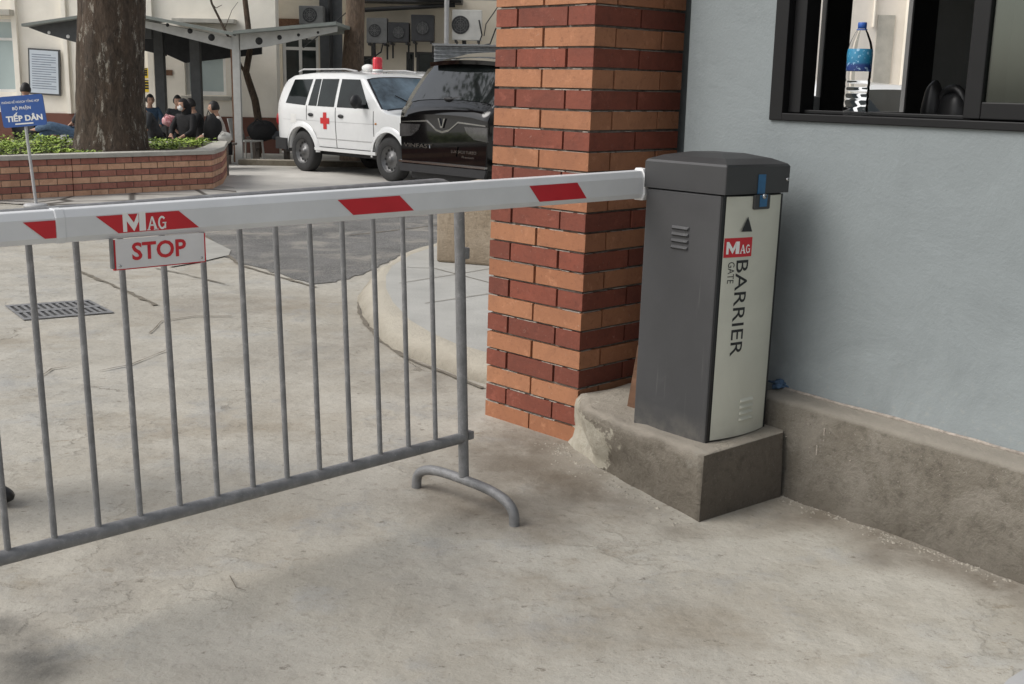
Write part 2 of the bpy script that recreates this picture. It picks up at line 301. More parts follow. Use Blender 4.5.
def sash_glass():
    m,k,bs=blank('sash glass'); n=k.n
    tr=k.add('ShaderNodeBsdfTransparent'); tr.inputs[0].default_value=(.55,.60,.56,1); gl=k.add('ShaderNodeBsdfGlossy'); gl.inputs['Roughness'].default_value=.02; gl.inputs[0].default_value=(.8,.85,.8,1)
    fr=k.add('ShaderNodeFresnel'); fr.inputs[0].default_value=1.5
    ad=k.math('ADD',fr.outputs[0],.06)
    tc=k.add('ShaderNodeTexCoord'); nb=k.noise(tc.outputs['Object'],2,2); bp=k.add('ShaderNodeBump'); bp.inputs['Strength'].default_value=.03; k.l.new(nb,bp.inputs['Height']); k.l.new(bp.outputs[0],gl.inputs['Normal'])
    mx=k.add('ShaderNodeMixShader'); k.l.new(ad,mx.inputs[0]); k.l.new(tr.outputs[0],mx.inputs[1]); k.l.new(gl.outputs[0],mx.inputs[2]); k.l.new(mx.outputs[0],n['Material Output'].inputs[0])
    return m
M['sash']=sash_glass()
def label_mat():
    m,k,bs=blank('bottle label'); tc=k.add('ShaderNodeTexCoord'); sx=k.add('ShaderNodeSeparateXYZ'); k.l.new(tc.outputs['Object'],sx.inputs[0])
    c=k.ramp(sx.outputs[2],[(.150,(.015,.04,.16)),(.178,(.02,.05,.20)),(.182,(.015,.16,.30)),(.21,(.03,.22,.38))])
    c=k.mix(k.ramp(k.noise(tc.outputs['Object'],70,3),[(.6,0),(.63,.7)]),c,(.45,.65,.8))
    k.l.new(c,bs.inputs['Base Color']); bs.inputs['Roughness'].default_value=.35
    return m
M['blabel']=label_mat()
# ------------------------------------------------------------------ mesh helpers
class MB:
    def __init__(s): s.v=[]; s.f=[]; s.m=[]; s.sm=[]
    def add(s,vs,fs,mi=0,smooth=False):
        o=len(s.v); s.v+= [tuple(v) for v in vs]
        for f in fs: s.f.append([o+i for i in f]); s.m.append(mi); s.sm.append(smooth)
        return s
    def box(s,a,b,mi=0,M4=None):
        x0,y0,z0=a; x1,y1,z1=b
        vs=[Vector(p) for p in ((x0,y0,z0),(x1,y0,z0),(x1,y1,z0),(x0,y1,z0),(x0,y0,z1),(x1,y0,z1),(x1,y1,z1),(x0,y1,z1))]
        if M4: vs=[M4@v for v in vs]
        return s.add(vs,[(0,3,2,1),(4,5,6,7),(0,1,5,4),(1,2,6,5),(2,3,7,6),(3,0,4,7)],mi)
    def prism(s,poly,z0,z1,mi=0,M4=None,smooth=False):   # poly in xy extruded in z
        n=len(poly); vs=[Vector((p[0],p[1],z0)) for p in poly]+[Vector((p[0],p[1],z1)) for p in poly]
        if M4: vs=[M4@v for v in vs]
        s.add(vs,[tuple(range(n))[::-1],tuple(range(n,2*n))],mi)
        s.add(vs,[(i,(i+1)%n,n+(i+1)%n,n+i) for i in range(n)],mi,smooth); return s
    def tube(s,pts,r,seg=12,mi=0,cap=True,rs=None):
        pts=[Vector(p) for p in pts]; n=len(pts); rings=[]
        for i,p in enumerate(pts):
            t=(pts[min(i+1,n-1)]-pts[max(i-1,0)]).normalized()
            if i==0:
                a=t.orthogonal().normalized()
            else:
                a=(a-t*a.dot(t)).normalized()
            b=t.cross(a); rr=rs[i] if rs else r
            rings.append([p+(a*math.cos(2*PI*j/seg)+b*math.sin(2*PI*j/seg))*rr for j in range(seg)])
        vs=[v for rg in rings for v in rg]; fs=[]
        for i in range(n-1):
            for j in range(seg):
                fs.append((i*seg+j,i*seg+(j+1)%seg,(i+1)*seg+(j+1)%seg,(i+1)*seg+j))
        s.add(vs,fs,mi,True)
        if cap:
            s.add(rings[0],[tuple(range(seg))[::-1]],mi); s.add(rings[-1],[tuple(range(seg))],mi)
        return s
    def lathe(s,prof,seg=24,mi=0,M4=None,smooth=True):  # prof (r,z)
        vs=[]; fs=[]
        for r,z in prof:
            for j in range(seg):
                v=Vector((r*math.cos(2*PI*j/seg),r*math.sin(2*PI*j/seg),z)); vs.append(M4@v if M4 else v)
        for i in range(len(prof)-1):
            for j in range(seg): fs.append((i*seg+j,i*seg+(j+1)%seg,(i+1)*seg+(j+1)%seg,(i+1)*seg+j))
        return s.add(vs,fs,mi,smooth)
    def grid(s,fn,nu,nv,mi=0,smooth=True):
        vs=[fn(i/nu,j/nv) for i in range(nu+1) for j in range(nv+1)]
        fs=[(i*(nv+1)+j,(i+1)*(nv+1)+j,(i+1)*(nv+1)+j+1,i*(nv+1)+j+1) for i in range(nu) for j in range(nv)]
        return s.add(vs,fs,mi,smooth)
    def build(s,name,mats,parent=None,bevel=0,seg=2,loc=None,rot=None):
        me=bpy.data.meshes.new(name); me.from_pydata(s.v,[],s.f)
        mats=mats if isinstance(mats,(list,tuple)) else [mats]
        for x in mats: me.materials.append(M[x] if isinstance(x,str) else x)
        for p,mi,sm in zip(me.polygons,s.m,s.sm): p.material_index=mi; p.use_smooth=sm
        me.update(); o=bpy.data.objects.new(name,me); C.objects.link(o)
        if parent: o.parent=parent
        if loc is not None: o.location=loc
        if rot is not None: o.rotation_euler=rot
        if bevel:
            b=o.modifiers.new('bevel','BEVEL'); b.width=bevel; b.segments=seg; b.limit_method='ANGLE'; b.angle_limit=R(40)
        return o
def recalc(o):
    bm=bmesh.new(); bm.from_mesh(o.data); bmesh.ops.remove_doubles(bm,verts=bm.verts,dist=1e-5); bmesh.ops.recalc_face_normals(bm,faces=bm.faces); bm.to_mesh(o.data); bm.free(); return o
def tag(o,label=None,cat=None,group=None,kind=None):
    if label: o['label']=label
    if cat: o['category']=cat
    if group: o['group']=group
    if kind: o['kind']=kind
    return o
def thing(name,label,cat,loc=(0,0,0),rz=0,group=None,scale=1):
    o=bpy.data.objects.new(name,None); C.objects.link(o); o.location=loc; o.rotation_euler=(0,0,rz); o.scale=(scale,)*3; o.empty_display_size=.1
    return tag(o,label,cat,group)
def copy_tree(o,parent=None):
    c=o.copy(); C.objects.link(c)
    if parent: c.parent=parent
    for ch in list(o.children): copy_tree(ch,c)
    return c
def struct(name,mb,mats,label,cat,**k): return tag(mb.build(name,mats,**k),label,cat,kind='structure')
def text_mesh(txt,size=1,thick=.0,off=0.0):
    cu=bpy.data.curves.new('t','FONT'); cu.body=txt; cu.size=size; cu.extrude=thick; cu.offset=off; cu.align_x='CENTER'; cu.align_y='CENTER'; cu.resolution_u=3
    o=bpy.data.objects.new('t',cu); C.objects.link(o); dg=bpy.context.evaluated_depsgraph_get(); dg.update()
    me=bpy.data.meshes.new_from_object(o.evaluated_get(dg)); bpy.data.objects.remove(o); return me
def text(txt,w,h,material,parent,M4,off=0.0,name='lettering',thick=.0):
    """flat text fitted in w x h, M4 maps its xy plane"""
    me=text_mesh(txt,1,thick,off); xs=[v.co.x for v in me.vertices]; ys=[v.co.y for v in me.vertices]
    if not xs: return None
    sx=w/(max(xs)-min(xs)); sy=h/(max(ys)-min(ys)); cx=(max(xs)+min(xs))/2; cy=(max(ys)+min(ys))/2
    for v in me.vertices: v.co=M4@Vector(((v.co.x-cx)*sx,(v.co.y-cy)*sy,v.co.z))
    me.materials.clear(); me.materials.append(M[material]); me.name=name
    o=bpy.data.objects.new(name,me); C.objects.link(o); o.parent=parent; return o
def frontM(x,y,z):   # text plane facing -y
    return Matrix.Translation((x,y,z))@Matrix.Rotation(R(90),4,'X')
def rotz(p,a): return Vector((p[0]*math.cos(a)-p[1]*math.sin(a),p[0]*math.sin(a)+p[1]*math.cos(a)))
def sheet(name,pts,dz,material,label,cat,n=0):
    """flat polygon draped on the ground"""
    mb=MB(); mb.add([(p[0],p[1],gz(p[1])+dz) for p in pts],[tuple(range(len(pts)))]); o=mb.build(name,material)
    if o.data.polygons[0].normal.z<0: o.data.flip_normals()
    return tag(o,label,cat,kind='structure')
def subpath(pts,closed=True,jit=.0,step=.12,seed=1):
    out=[]; rnd=random.Random(seed); n=len(pts)
    for i in range(n if closed else n-1):
        a=Vector(pts[i][:2]); b=Vector(pts[(i+1)%n][:2]); k=max(1,int((b-a).length/step))
        for j in range(k):
            p=a.lerp(b,j/k); out.append((p.x+rnd.uniform(-jit,jit),p.y+rnd.uniform(-jit,jit)))
    if not closed: out.append(tuple(pts[-1][:2]))
    return out
# ------------------------------------------------------------------ GROUND
ys=[-60,-20,-5]+[i*.5 for i in range(0,40)]+[22,26,40,80,150]
xs=[-100,-40,-15,-8,-4,-2,0,2,4,8,15,40,100]
mb=MB(); vs=[(x,y,gz(y)) for y in ys for x in xs]; nx=len(xs)
mb.add(vs,[(j*nx+i,j*nx+i+1,(j+1)*nx+i+1,(j+1)*nx+i) for j in range(len(ys)-1) for i in range(nx-1)],0,True)
struct('ground',mb,'ground','rough worn grey cement ground with cracks and stains under the barrier','ground')
def pg(pts): return [GG(*p) for p in pts]
# lighter yard beyond
yard=[(-30,12.2)]+[tuple(p[:2]) for p in pg([(-60,203),(60,200),(225,197),(330,204),(445,206)])]+[(9,11.5),(30,30),(30,60),(-30,60)]
mbx=MB(); 
yy=[12.5,14,15,18,25,60]
tag(sheet('yard_paving',[(-40,15.2),(30,15.2),(30,60),(-40,60)],.004,'yard','pale cement paving of the hospital yard under the parked cars','paving'),kind='structure')
asph=subpath(pg([(150,232),(196,240),(240,264),(262,270),(284,277),(300,281),(316,284),(332,283),(350,279),(370,270),(400,257),(440,246),(520,232),(520,204),(440,203),(330,204),(200,206),(150,212)]),True,.035,.11,3)
sheet('asphalt_patch',asph,.005,'asphalt','dark worn asphalt patch behind the crowd fence','asphalt')
sheet('concrete_slab',pg([(172,238),(205,238),(231,251),(229,256),(200,263),(170,268)]),.010,'slab','pale broken concrete slab beside the asphalt edge behind the stop sign','slab')
def joint(pts,w,label):
    p=pg(pts); mb=MB(); rnd=random.Random(int(pts[0][0]))
    q=[]
    for i in range(len(p)-1):
        k=max(1,int((p[i+1]-p[i]).length/.08))
        for j in range(k): q.append(p[i].lerp(p[i+1],j/k))
    q.append(p[-1]); L=[];Rr=[]
    for i,a in enumerate(q):
        t=(q[min(i+1,len(q)-1)]-q[max(i-1,0)]); nrm=Vector((-t.y,t.x,0)).normalized(); ww=w*rnd.uniform(.4,1.3)*.5; jt=nrm*rnd.uniform(-.3,.3)*w
        L.append(a+jt+nrm*ww+Vector((0,0,.0085))); Rr.append(a+jt-nrm*ww+Vector((0,0,.0085)))
    n=len(q); mb.add(L+Rr,[(i,n+i,n+i+1,i+1) for i in range(n-1)])
    return struct('ground_crack',mb,'joint',label,'crack')
joint([(79,271),(100,281),(128,292),(155,306)],.035,'dark joint running diagonally behind the fence below the stop sign')
joint([(155,269),(185,275),(225,285)],.02,'thin crack under the broken pale slab behind the fence')
joint([(205,236),(240,266),(278,277),(316,288)],.03,'dark edge line where cement meets the asphalt patch')
joint([(150,334),(162,322),(195,317),(232,317)],.012,'curling thin crack behind the sixth fence bar')
joint([(40,378),(52,370),(66,368)],.012,'short curved crack behind the fence at far left')
joint([(100,372),(130,366),(165,352)],.01,'faint wavy crack right of the short curved one')
joint([(350,236),(395,231),(445,225)],.04,'dark seam across the asphalt patch')
joint([(357,303),(360,314),(370,330),(387,347),(409,360),(433,370),(458,379),(484,389)],.03,'dirt filled seam along the foot of the rounded kerb')
joint([(230,578),(236,590),(246,593)],.003,'tiny curved twig shaped crack on the foreground cement')
sheet('drain_cover_edge',[tuple(G(*p)) for p in ((1000,690),(1008,681),(1030,667),(1060,690),(1030,700))],.006,'pipe','grey corner of a slab showing at the lower right edge','slab')
# irregular stone paving at the planter foot
st=[(-40,201),(20,205),(60,207),(160,203),(240,199),(234,188),(222,186),(60,196),(-40,192)]
def crazy():
    m,k,bs=blank('crazy paving'); tc=k.add('ShaderNodeTexCoord'); v=tc.outputs['Object']
    vo=k.add('ShaderNodeTexVoronoi',feature='DISTANCE_TO_EDGE'); vo.inputs['Scale'].default_value=1.1; k.l.new(v,vo.inputs['Vector'])
    c=k.ramp(k.noise(v,2.5,6),[(.35,(.33,.31,.28)),(.65,(.46,.44,.40))]); c=k.mix(k.ramp(vo.outputs['Distance'],[(.02,1),(.05,0)]),c,(.08,.07,.06))
    k.l.new(c,bs.inputs['Base Color']); bs.inputs['Roughness'].default_value=.9; return m
M['crazy']=crazy()
sheet('stone_paving',pg(st),.012,'crazy','irregular pale stone paving at the foot of the planter','paving')
# drain grate
gr=thing('drain_grate','pale steel drain grate with two rows of dark slots in the cement','drain grate')
cs=pg([(4.8,306.4),(24,321),(114,313.5),(88.5,300.7)])
def bil(u,v,dz=0):
    a=cs[0].lerp(cs[3],u); b=cs[1].lerp(cs[2],u); p=a.lerp(b,v); return (p.x,p.y,p.z+dz)
mb=MB(); mb.add([bil(0,0,.004),bil(1,0,.004),bil(1,1,.004),bil(0,1,.004)],[(0,1,2,3)]); mb.build('pit','black',gr)
mb=MB()
def bar(u0,u1,v0,v1,z=.009,z0=.0045):
    vs=[bil(u0,v0,z0),bil(u1,v0,z0),bil(u1,v1,z0),bil(u0,v1,z0),bil(u0,v0,z),bil(u1,v0,z),bil(u1,v1,z),bil(u0,v1,z)]
    mb.add(vs,[(4,5,6,7),(0,1,5,4),(1,2,6,5),(2,3,7,6),(3,0,4,7)])
for v0,v1 in ((0,.10),(.44,.56),(.90,1)): bar(0,1,v0,v1)
ns=12
for i in range(ns+1):
    u=i/ns*.97
    for v0,v1 in ((.101,.439),(.561,.899)): bar(u,u+.034,v0,v1,.0085)
mb.build('grille','galv',gr)
# pavement pad behind fence
out=[(357,296),(358,308),(366,325),(384,345),(408,358),(432,367),(458,376),(486,386)]
inn=[(398,257),(386,270),(384,284),(392,302),(410,322),(432,336),(455,346),(486,355)]
mb=MB(); O=[Vector(GG(*p)) for p in [(440,248),(400,262),(374,277)]+out]; I=[G(x,y,.10) for x,y in [(446,243),(412,254),(392,266),(386,276),(386,288),(393,302),(410,320),(432,333),(455,343),(486,352),(486,352)]]
O=O+[Vector((.45,5.2,0))]; I=I[:len(O)-1]+[Vector((.5,5.45,.10))]
O=[Vector((-.25,11.5,0))]+O; I=[Vector((-.15,11.4,.10))]+I
def dens(L,k=6):
    r=[]
    for i in range(len(L)-1):
        for j in range(k): r.append(L[i].lerp(L[i+1],j/k))
    return r+[L[-1]]
O=dens(O);I=dens(I); n=len(O); rows=[]
for t in range(6):
    f=t/5; rw=[]
    for i in range(n):
        p=O[i].lerp(I[i],f); p.z=.10*math.sin(f*PI/2)**.8+(noise.noise(p*6)*.012 if 0<t<5 else 0); 
        if t<5: p+=Vector((noise.noise(p*4)*.025,noise.noise(p*4+Vector((9,0,0)))*.025,0))
        if t==0: p.z=-.01
        rw.append(p)
    rows.append(rw)
vs=[p for r_ in rows for p in r_]; mb.add(vs,[(t*n+i,t*n+i+1,(t+1)*n+i+1,(t+1)*n+i) for t in range(5) for i in range(n-1)],0,True)
kb=struct('pavement_kerb',mb,'kerbm','rough rounded mortar kerb curving round the tiled pavement','kerb'); recalc(kb)
top=[(p.x,p.y,.1) for p in I]+[(1.0,6.0,.1),(6,12,.1),(6,14,.1),(1,14,.1)]
mb=MB(); mb.add(top,[tuple(range(len(top)))]); pv=struct('pavement',mb,'pave','pale square tiles of the raised pavement behind the brick pillar','pavement')
if pv.data.polygons[0].normal.z<0: pv.data.flip_normals()
mb=MB()
for a,b in (((399,283),(456,274)),((456,274),(492,268)),((425,303),(492,293)),((407,267),(434,268)),((434,268),(492,283))):
    p,q=G(a[0],a[1],.104),G(b[0],b[1],.104); t=(q-p).normalized(); s_=Vector((-t.y,t.x,0))*.005; mb.add([p-s_,q-s_,q+s_,p+s_],[(0,1,2,3)])
struct('pavement_joint',mb,'joint','thin dark joints between the pale pavement tiles','joint')
# ------------------------------------------------------------------ render block beyond
bl=G(436,262,.1); th=thing('rendered_block','stained brown rendered block standing on the pavement behind the pillar','block',bl,R(-20))
mb=MB(); mb.box((0,0,0),(1.5,.9,.56)); ob=mb.build('block_body','block',th,bevel=.02)
mb=MB(); mb.box((-.02,-.02,.561),(1.52,.92,.60)); mb.build('cap','block',th,bevel=.01)
# ------------------------------------------------------------------ BRICK PILLAR
# corner between the two visible faces; x' = left face direction reversed
pa=R(-46.1); LEFT=Vector((-.118,5.145,0)); dA=Vector((math.cos(pa),math.sin(pa),0))
W=.577; cornerP=LEFT+dA*W
pil=thing('brick_pillar','tall square gate pillar of alternating orange and dark red brick rows beside the barrier box','pillar',cornerP,pa)
# local: left face runs along -x at y=0 (faces -y), right face runs +y at x=0 (faces +x)
pitch=.0833; bh=.0735; mj=.0115; Lb=.2835; D2=.575
mb=MB(); nrow=38; rnd=random.Random(3)
mb.box((-W+.014,.014,-.1),(-.014,D2-.014,nrow*pitch),0)
def lean(z): return .012*z
def brick(face,a0,a1,z0,z1,mi,dq=None):
    j=lambda s=.0014:rnd.uniform(-s,s)
    dp=.05 if dq is None else dq
    if face==0: A=(a0+j(),0+j(.002),z0+j()); B=(a1+j(),dp,z1+j())
    elif face==1: A=(-dp,a0+j(),z0+j()); B=(0+j(.002),a1+j(),z1+j())
    elif face==2: A=(a0+j(),D2-dp,z0); B=(a1+j(),D2,z1)
    else: A=(-W,a0+j(),z0); B=(-W+dp,a1+j(),z1)
    mb.box(A,B,mi)
for r_ in range(nrow):
    z0=r_*pitch-.004; z1=z0+bh; light=(r_%2==0); mi=1 if light else 2
    f0=[(-W,-W+Lb),(-W+Lb+mj,0)] if light else [(-W,-W+.127),(-W+.127+mj,-W+.127+mj+Lb),(-W+.127+2*mj+Lb,0)]
    if r_ in (3,4) : pass
    f1=[(.138,.138+Lb),(.138+Lb+mj,D2-.001)] if light else [(.28+mj,D2-.001)]
    # corner bricks are whole: returns on the right face
    for q_,(a,b) in enumerate(f0): brick(0,a,b,z0,z1,mi,None if q_<len(f0)-1 else (.127 if light else .28))
    for a,b in f1: brick(1,a,b,z0,z1,mi)
    for a,b in [(-W,-W+Lb),(-W+Lb+mj,-.052)]: brick(2,a,b,z0,z1,mi)
    for a,b in ((.051,.051+.2),(.261,D2-.051)): brick(3,a,b,z0,z1,mi)
# mortar smears: thin pale lips under some joints
for r_ in range(nrow):
    z=r_*pitch+bh-.004
    x=-W
    while x<-.02:
        l=rnd.uniform(.03,.16)
        if rnd.random()<.5: mb.box((x,.0025,z+.0002),(min(x+l,-.012),.016,z+rnd.uniform(.0015,.0045)),3)
        x+=l+rnd.uniform(0,.05)
    y=.02
    while y<D2-.03:
        l=rnd.uniform(.03,.16)
        if rnd.random()<.7: mb.box((-.016,y,z+.0002),(-.0025,min(y+l,D2-.02),z+rnd.uniform(.0015,.0045)),3)
        y+=l+rnd.uniform(0,.05)
o=mb.build('brick_shaft',['mortar','brick_l','brick_d','mortar_edge'],pil,bevel=.0025,seg=1)
for v in o.data.vertices: v.co.x+=lean(v.co.z)*.72; v.co.y+=lean(v.co.z)*.69
# ------------------------------------------------------------------ GUARD BOOTH
w0=Vector((1.063,4.359,0)); w1=Vector((1.667,3.556,0)); wa=math.atan2(w1.y-w0.y,w1.x-w0.x)
bo=thing('guard_booth','blue grey painted guard booth with cement plinth and black framed sliding window','guard booth',w0,wa)
# local: x along wall to the right/near, +y into the booth
def wall(mb,x0,x1,z0,z1,y0,y1,ops,mi=0):
    xs_=sorted(set([x0,x1]+[a for o_ in ops for a in o_[:2]])); zs_=sorted(set([z0,z1]+[a for o_ in ops for a in o_[2:]]))
    # merge columns to strips
    for i in range(len(xs_)-1):
        run=None
        for j in range(len(zs_)-1):
            cx=(xs_[i]+xs_[i+1])/2; cz=(zs_[j]+zs_[j+1])/2
            hole=any(o_[0]<cx<o_[1] and o_[2]<cz<o_[3] for o_ in ops)
            if not hole:
                if run is None: run=zs_[j]
                e=zs_[j+1]
            if hole and run is not None: mb.box((xs_[i],y0,run),(xs_[i+1],y1,e),mi); run=None
        if run is not None: mb.box((xs_[i],y0,run),(xs_[i+1],y1,e),mi)
WX0,WX1,WZ0,WZ1=-.150,1.75,1.392,2.5
mb=MB(); wall(mb,-.605,3.2,.34,3.0,0,.16,[(WX0,WX1,WZ0,WZ1)]); fw=mb.build('front_wall','boothwall',bo)
DEP=2.15
mb=MB(); mb.box((3.06,.162,.34),(3.2,DEP,3.0)); mb.build('side_wall','boothwall',bo)
# plinth in front of wall with a rough top
def fz(x,y): return noise.noise(Vector((x*2.2,y*3,1)))*.012+noise.noise(Vector((x*9,y*9,4)))*.005
mb=MB(); NX=90
prof=lambda x:[(-.150+fz(x,4)*3-abs(noise.noise(Vector((x*14,2,7))))*.03,-.01),(-.130+fz(x,3)*1.6+noise.noise(Vector((x*17,5,1)))*.008,.035+noise.noise(Vector((x*11,1,3)))*.02),(-.126+fz(x,1),.15),(-.124+fz(x,2),.27),(-.120+fz(x,5),.335),(-.105,.352+fz(x,7)*.6),(-.05,.358+fz(x,8)*.6),(.02,.372)]
PX=[-.02+3.2*i/NX for i in range(NX+1)]
rows=[[Vector((x,a,b)) for a,b in prof(x)] for x in PX]; npf=len(rows[0])
mb.add([p for r_ in rows for p in r_],[(i*npf+j,(i+1)*npf+j,(i+1)*npf+j+1,i*npf+j+1) for i in range(NX) for j in range(npf-1)],0,True)
mb.add(rows[0],[tuple(range(npf))[::-1]])
for x,z0_,z1_ in ((.285,.19,.27),(.312,.25,.30)): mb.box((x,-.1295,z0_),(x+.005,-.120,z1_),1)
for i in range(12): x=rnd.uniform(.05,.8); z=rnd.uniform(.08,.3); s_=rnd.uniform(.001,.003); mb.box((x,-.1335,z),(x+s_,-.120,z+s_),1)
pl=mb.build('plinth',['plinth','mortar_edge'],bo)
mb=MB(); mb.box((-.60,-.02,0),(-.02,2.2,.339)); mb.box((-.0199,.02,0),(3.2,2.2,.339)); mb.build('footing','plinth',bo)
# mortar line between wall and plinth
mb=MB(); pts=[Vector((x,-.004,.368+fz(x,11)*.7)) for x in PX if x>0]; mb.tube(pts,.007,6); mb.build('mortar_seam','mortar_edge',bo)
# rear wall with windows (seen through the front one)
def bs_(px,py,yy): # booth local coords of the pixel on the plane y=yy
    n_=Vector((-math.sin(wa),math.cos(wa),0)); O_=w0+n_*yy; d=ray(px,py); t=((O_-Vector((0,0,H))).dot(n_))/d.dot(n_); p=Vector((0,0,H))+d*t-w0
    return p.dot(Vector((math.cos(wa),math.sin(wa),0))), p.z
def bx2(px_,py_,xx=-.47): # on the left side wall
    n_=Vector((math.cos(wa),math.sin(wa),0)); O_=w0+n_*xx; d=ray(px_,py_); t=((O_-Vector((0,0,H))).dot(n_))/d.dot(n_); p=Vector((0,0,H))+d*t-w0
    return p.dot(Vector((-math.sin(wa),math.cos(wa),0))), p.z
ay=[bx2(p,60)[0] for p in (816,822.5,846.5,908,932)]
zb=bx2(880,112)[1]; zstrip=bx2(820,97)[1]
mb=MB(); wall(mb,.162,DEP,.34,3.0,0,.022,[(ay[0],ay[1],zstrip,2.6),(ay[2],ay[3],zb,2.6)]); mb.v=[(-.47-t_,u_,z_) for u_,t_,z_ in mb.v]; recalc(mb.build('side_wall','roomgrey',bo))
mb=MB(); mb.box((-.605,DEP+.001,.34),(3.2,DEP+.12,3.0)); mb.build('rear_wall','roomgrey',bo)
mb=MB(); mb.box((-.469,ay[1]-.0,.5),(-.459,ay[2]+.0,2.65)); mb.build('rear_window_frame','blackal',bo,bevel=.004)
mb=MB(); mb.box((-.469,ay[3]-.0,.5),(-.459,ay[4],2.65)); mb.build('rear_window_frame','blackal',bo,bevel=.004)
mb=MB(); mb.box((-.469,ay[2]+.001,zb-.2),(-.460,ay[3]-.001,zb)); mb.build('rear_window_sill','blackal',bo,bevel=.004)
mb=MB(); mb.box((-.605,-.25,3.001),(3.2,DEP+.2,3.15)); mb.build('roof','cap',bo)
mb=MB(); mb.box((-.46,.17,.345),(3.05,DEP-.06,.36)); mb.build('floor','roomdark',bo)
# front window: outer frame, sill rail, sash
wn=MB(); t=.045
wn.box((WX0,-.012,WZ0),(WX0+.062,.13,WZ1)); wn.box((WX0+.063,.02,WZ0+.03),(WX0+.12,.10,WZ1-.03)); wn.box((WX0,-.012,WZ1-.05),(WX1,.13,WZ1-.0)); wn.box((WX1-.06,-.012,WZ0),(WX1,.13,WZ1-.051))
wn.box((WX0+.0625,-.014,WZ0),(WX1-.061,.13,WZ0+.028)); wn.box((WX0+.0625,.045,WZ0+.0285),(WX1-.061,.06,WZ0+.042))
win=wn.build('window_frame','blackal',bo,bevel=.003)
sl=MB(); sx0,sx1=.655,1.66; z0_,z1_=WZ0+.032,WZ1-.055
sl.box((sx0,.004,z0_),(sx0+.062,.040,z1_)); sl.box((sx1-.06,.004,z0_),(sx1,.040,z1_)); sl.box((sx0+.0625,.004,z0_),(sx1-.0605,.040,z0_+.055)); sl.box((sx0+.0625,.004,z1_-.06),(sx1-.0605,.040,z1_))
sash=sl.build('window_sash','blackal',bo,bevel=.004)
mb=MB(); mb.box((sx0+.06,.019,z0_+.05),(sx1-.058,.024,z1_-.058)); mb.build('pane','sash',sash)
# silver track line
mb=MB(); mb.box((WX0+.07,.062,WZ0+.028),(sx0,.068,WZ0+.034)); mb.build('window_track','pipe',bo)
# recess wall between pillar and booth
ra=Vector((.70,5.09,0))
mb=MB(); mb.box((0,.0,0),(.40,.10,3.0)); o=mb.build('recess_wall','boothwall',None,loc=(.62,5.22,0),rot=(0,0,R(-8))); tag(o,'narrow blue grey wall in the dark gap between brick pillar and booth','wall')
# bottle on window ledge
bp_=bs_(842,112,.0); bpos=w0+Vector((math.cos(wa),math.sin(wa),0))*(bs_(855.5,108,.028)[0])+Vector((-math.sin(wa),math.cos(wa),0))*.028+Vector((0,0,WZ0+.0285))
bt=thing('water_bottle','clear plastic water bottle with blue label and blue cap on the window ledge','bottle',bpos,0)
s=.318/.30
prof=[(.0001,.0),(.036,.0),(.040,.006)]
for i in range(5): z=.012+i*.022; prof+=[(.0405,z),(.0405,z+.010),(.0393,z+.014),(.0393,z+.018)]
prof+=[(.041,.125),(.041,.150),(.0415,.20),(.040,.215),(.034,.24),(.022,.268),(.014,.282),(.013,.296),(.0001,.296)]
prof=[(r_*s*1.02,z*s) for r_,z in prof]
mb=MB(); mb.lathe(prof,32); mb.build('bottle_body','clear',bt)
mb=MB(); mb.lathe([(.0001,.284*s),(.0152,.284*s),(.0155,.300*s),(.0145,.304*s),(.0001,.304*s)],24); mb.lathe([(.0175,.279*s),(.0195,.280*s),(.0175,.282*s)],24); mb.build('bottle_cap','bottlecap',bt)
mb=MB(); mb.lathe([(.0424,.146*s),(.0428,.148*s),(.0428,.214*s),(.0415,.218*s)],32); mb.build('bottle_label','blabel',bt)
# black bag inside
bgp=w0+Vector((math.cos(wa),math.sin(wa),0))*(bs_(948,100,.75)[0])+Vector((-math.sin(wa),math.cos(wa),0))*.75
zt=bs_(948,84,.75)[1]; zl=bs_(948,122,.75)[1]
bg=thing('black_bag','black bag with a rounded handle loop standing inside the booth window','bag',(bgp.x,bgp.y,zl-.06),wa)
mb=MB()
def blob(mb,c,r_,seed=0,mi=0,n=14,amp=.1):
    def fn(u,v):
        th_=u*2*PI; ph=v*PI; d=Vector((math.sin(ph)*math.cos(th_),math.sin(ph)*math.sin(th_),math.cos(ph))); k_=1+amp*noise.noise(d*1.7+Vector((seed,0,0))); return (c[0]+d.x*r_[0]*k_,c[1]+d.y*r_[1]*k_,c[2]+d.z*r_[2]*k_)
    mb.grid(fn,n*2,n,mi)
hh=zt-zl+.06
blob(mb,(-.065,0,hh*.5),(.045,.05,hh*.55),1); blob(mb,(.03,0,hh*.42),(.07,.05,hh*.45),2)
mb.build('bag_body','black',bg)
mb=MB(); mb.tube([(.0+.055*math.cos(a)+.02,0,hh*.55+.075*math.sin(a)) for a in [i*PI/10 for i in range(11)]],.02,8); mb.build('bag_handle','black',bg)
mb=MB(); mb.box((-.42,.60,1.28),(1.6,1.15,1.31)); mb.build('counter','roomdark',bo)
# crumpled blue bag on the plinth corner
bb=G(777,387,.37); mb=MB(); blob(mb,(0,0,.012),(.03,.02,.014),3,amp=1.1); blob(mb,(.035,.01,.01),(.02,.018,.012),5,amp=1.0)
tag(mb.build('crumpled_bag','c_jean',loc=bb),'small crumpled dark blue bag lying on the plinth behind the box','litter')
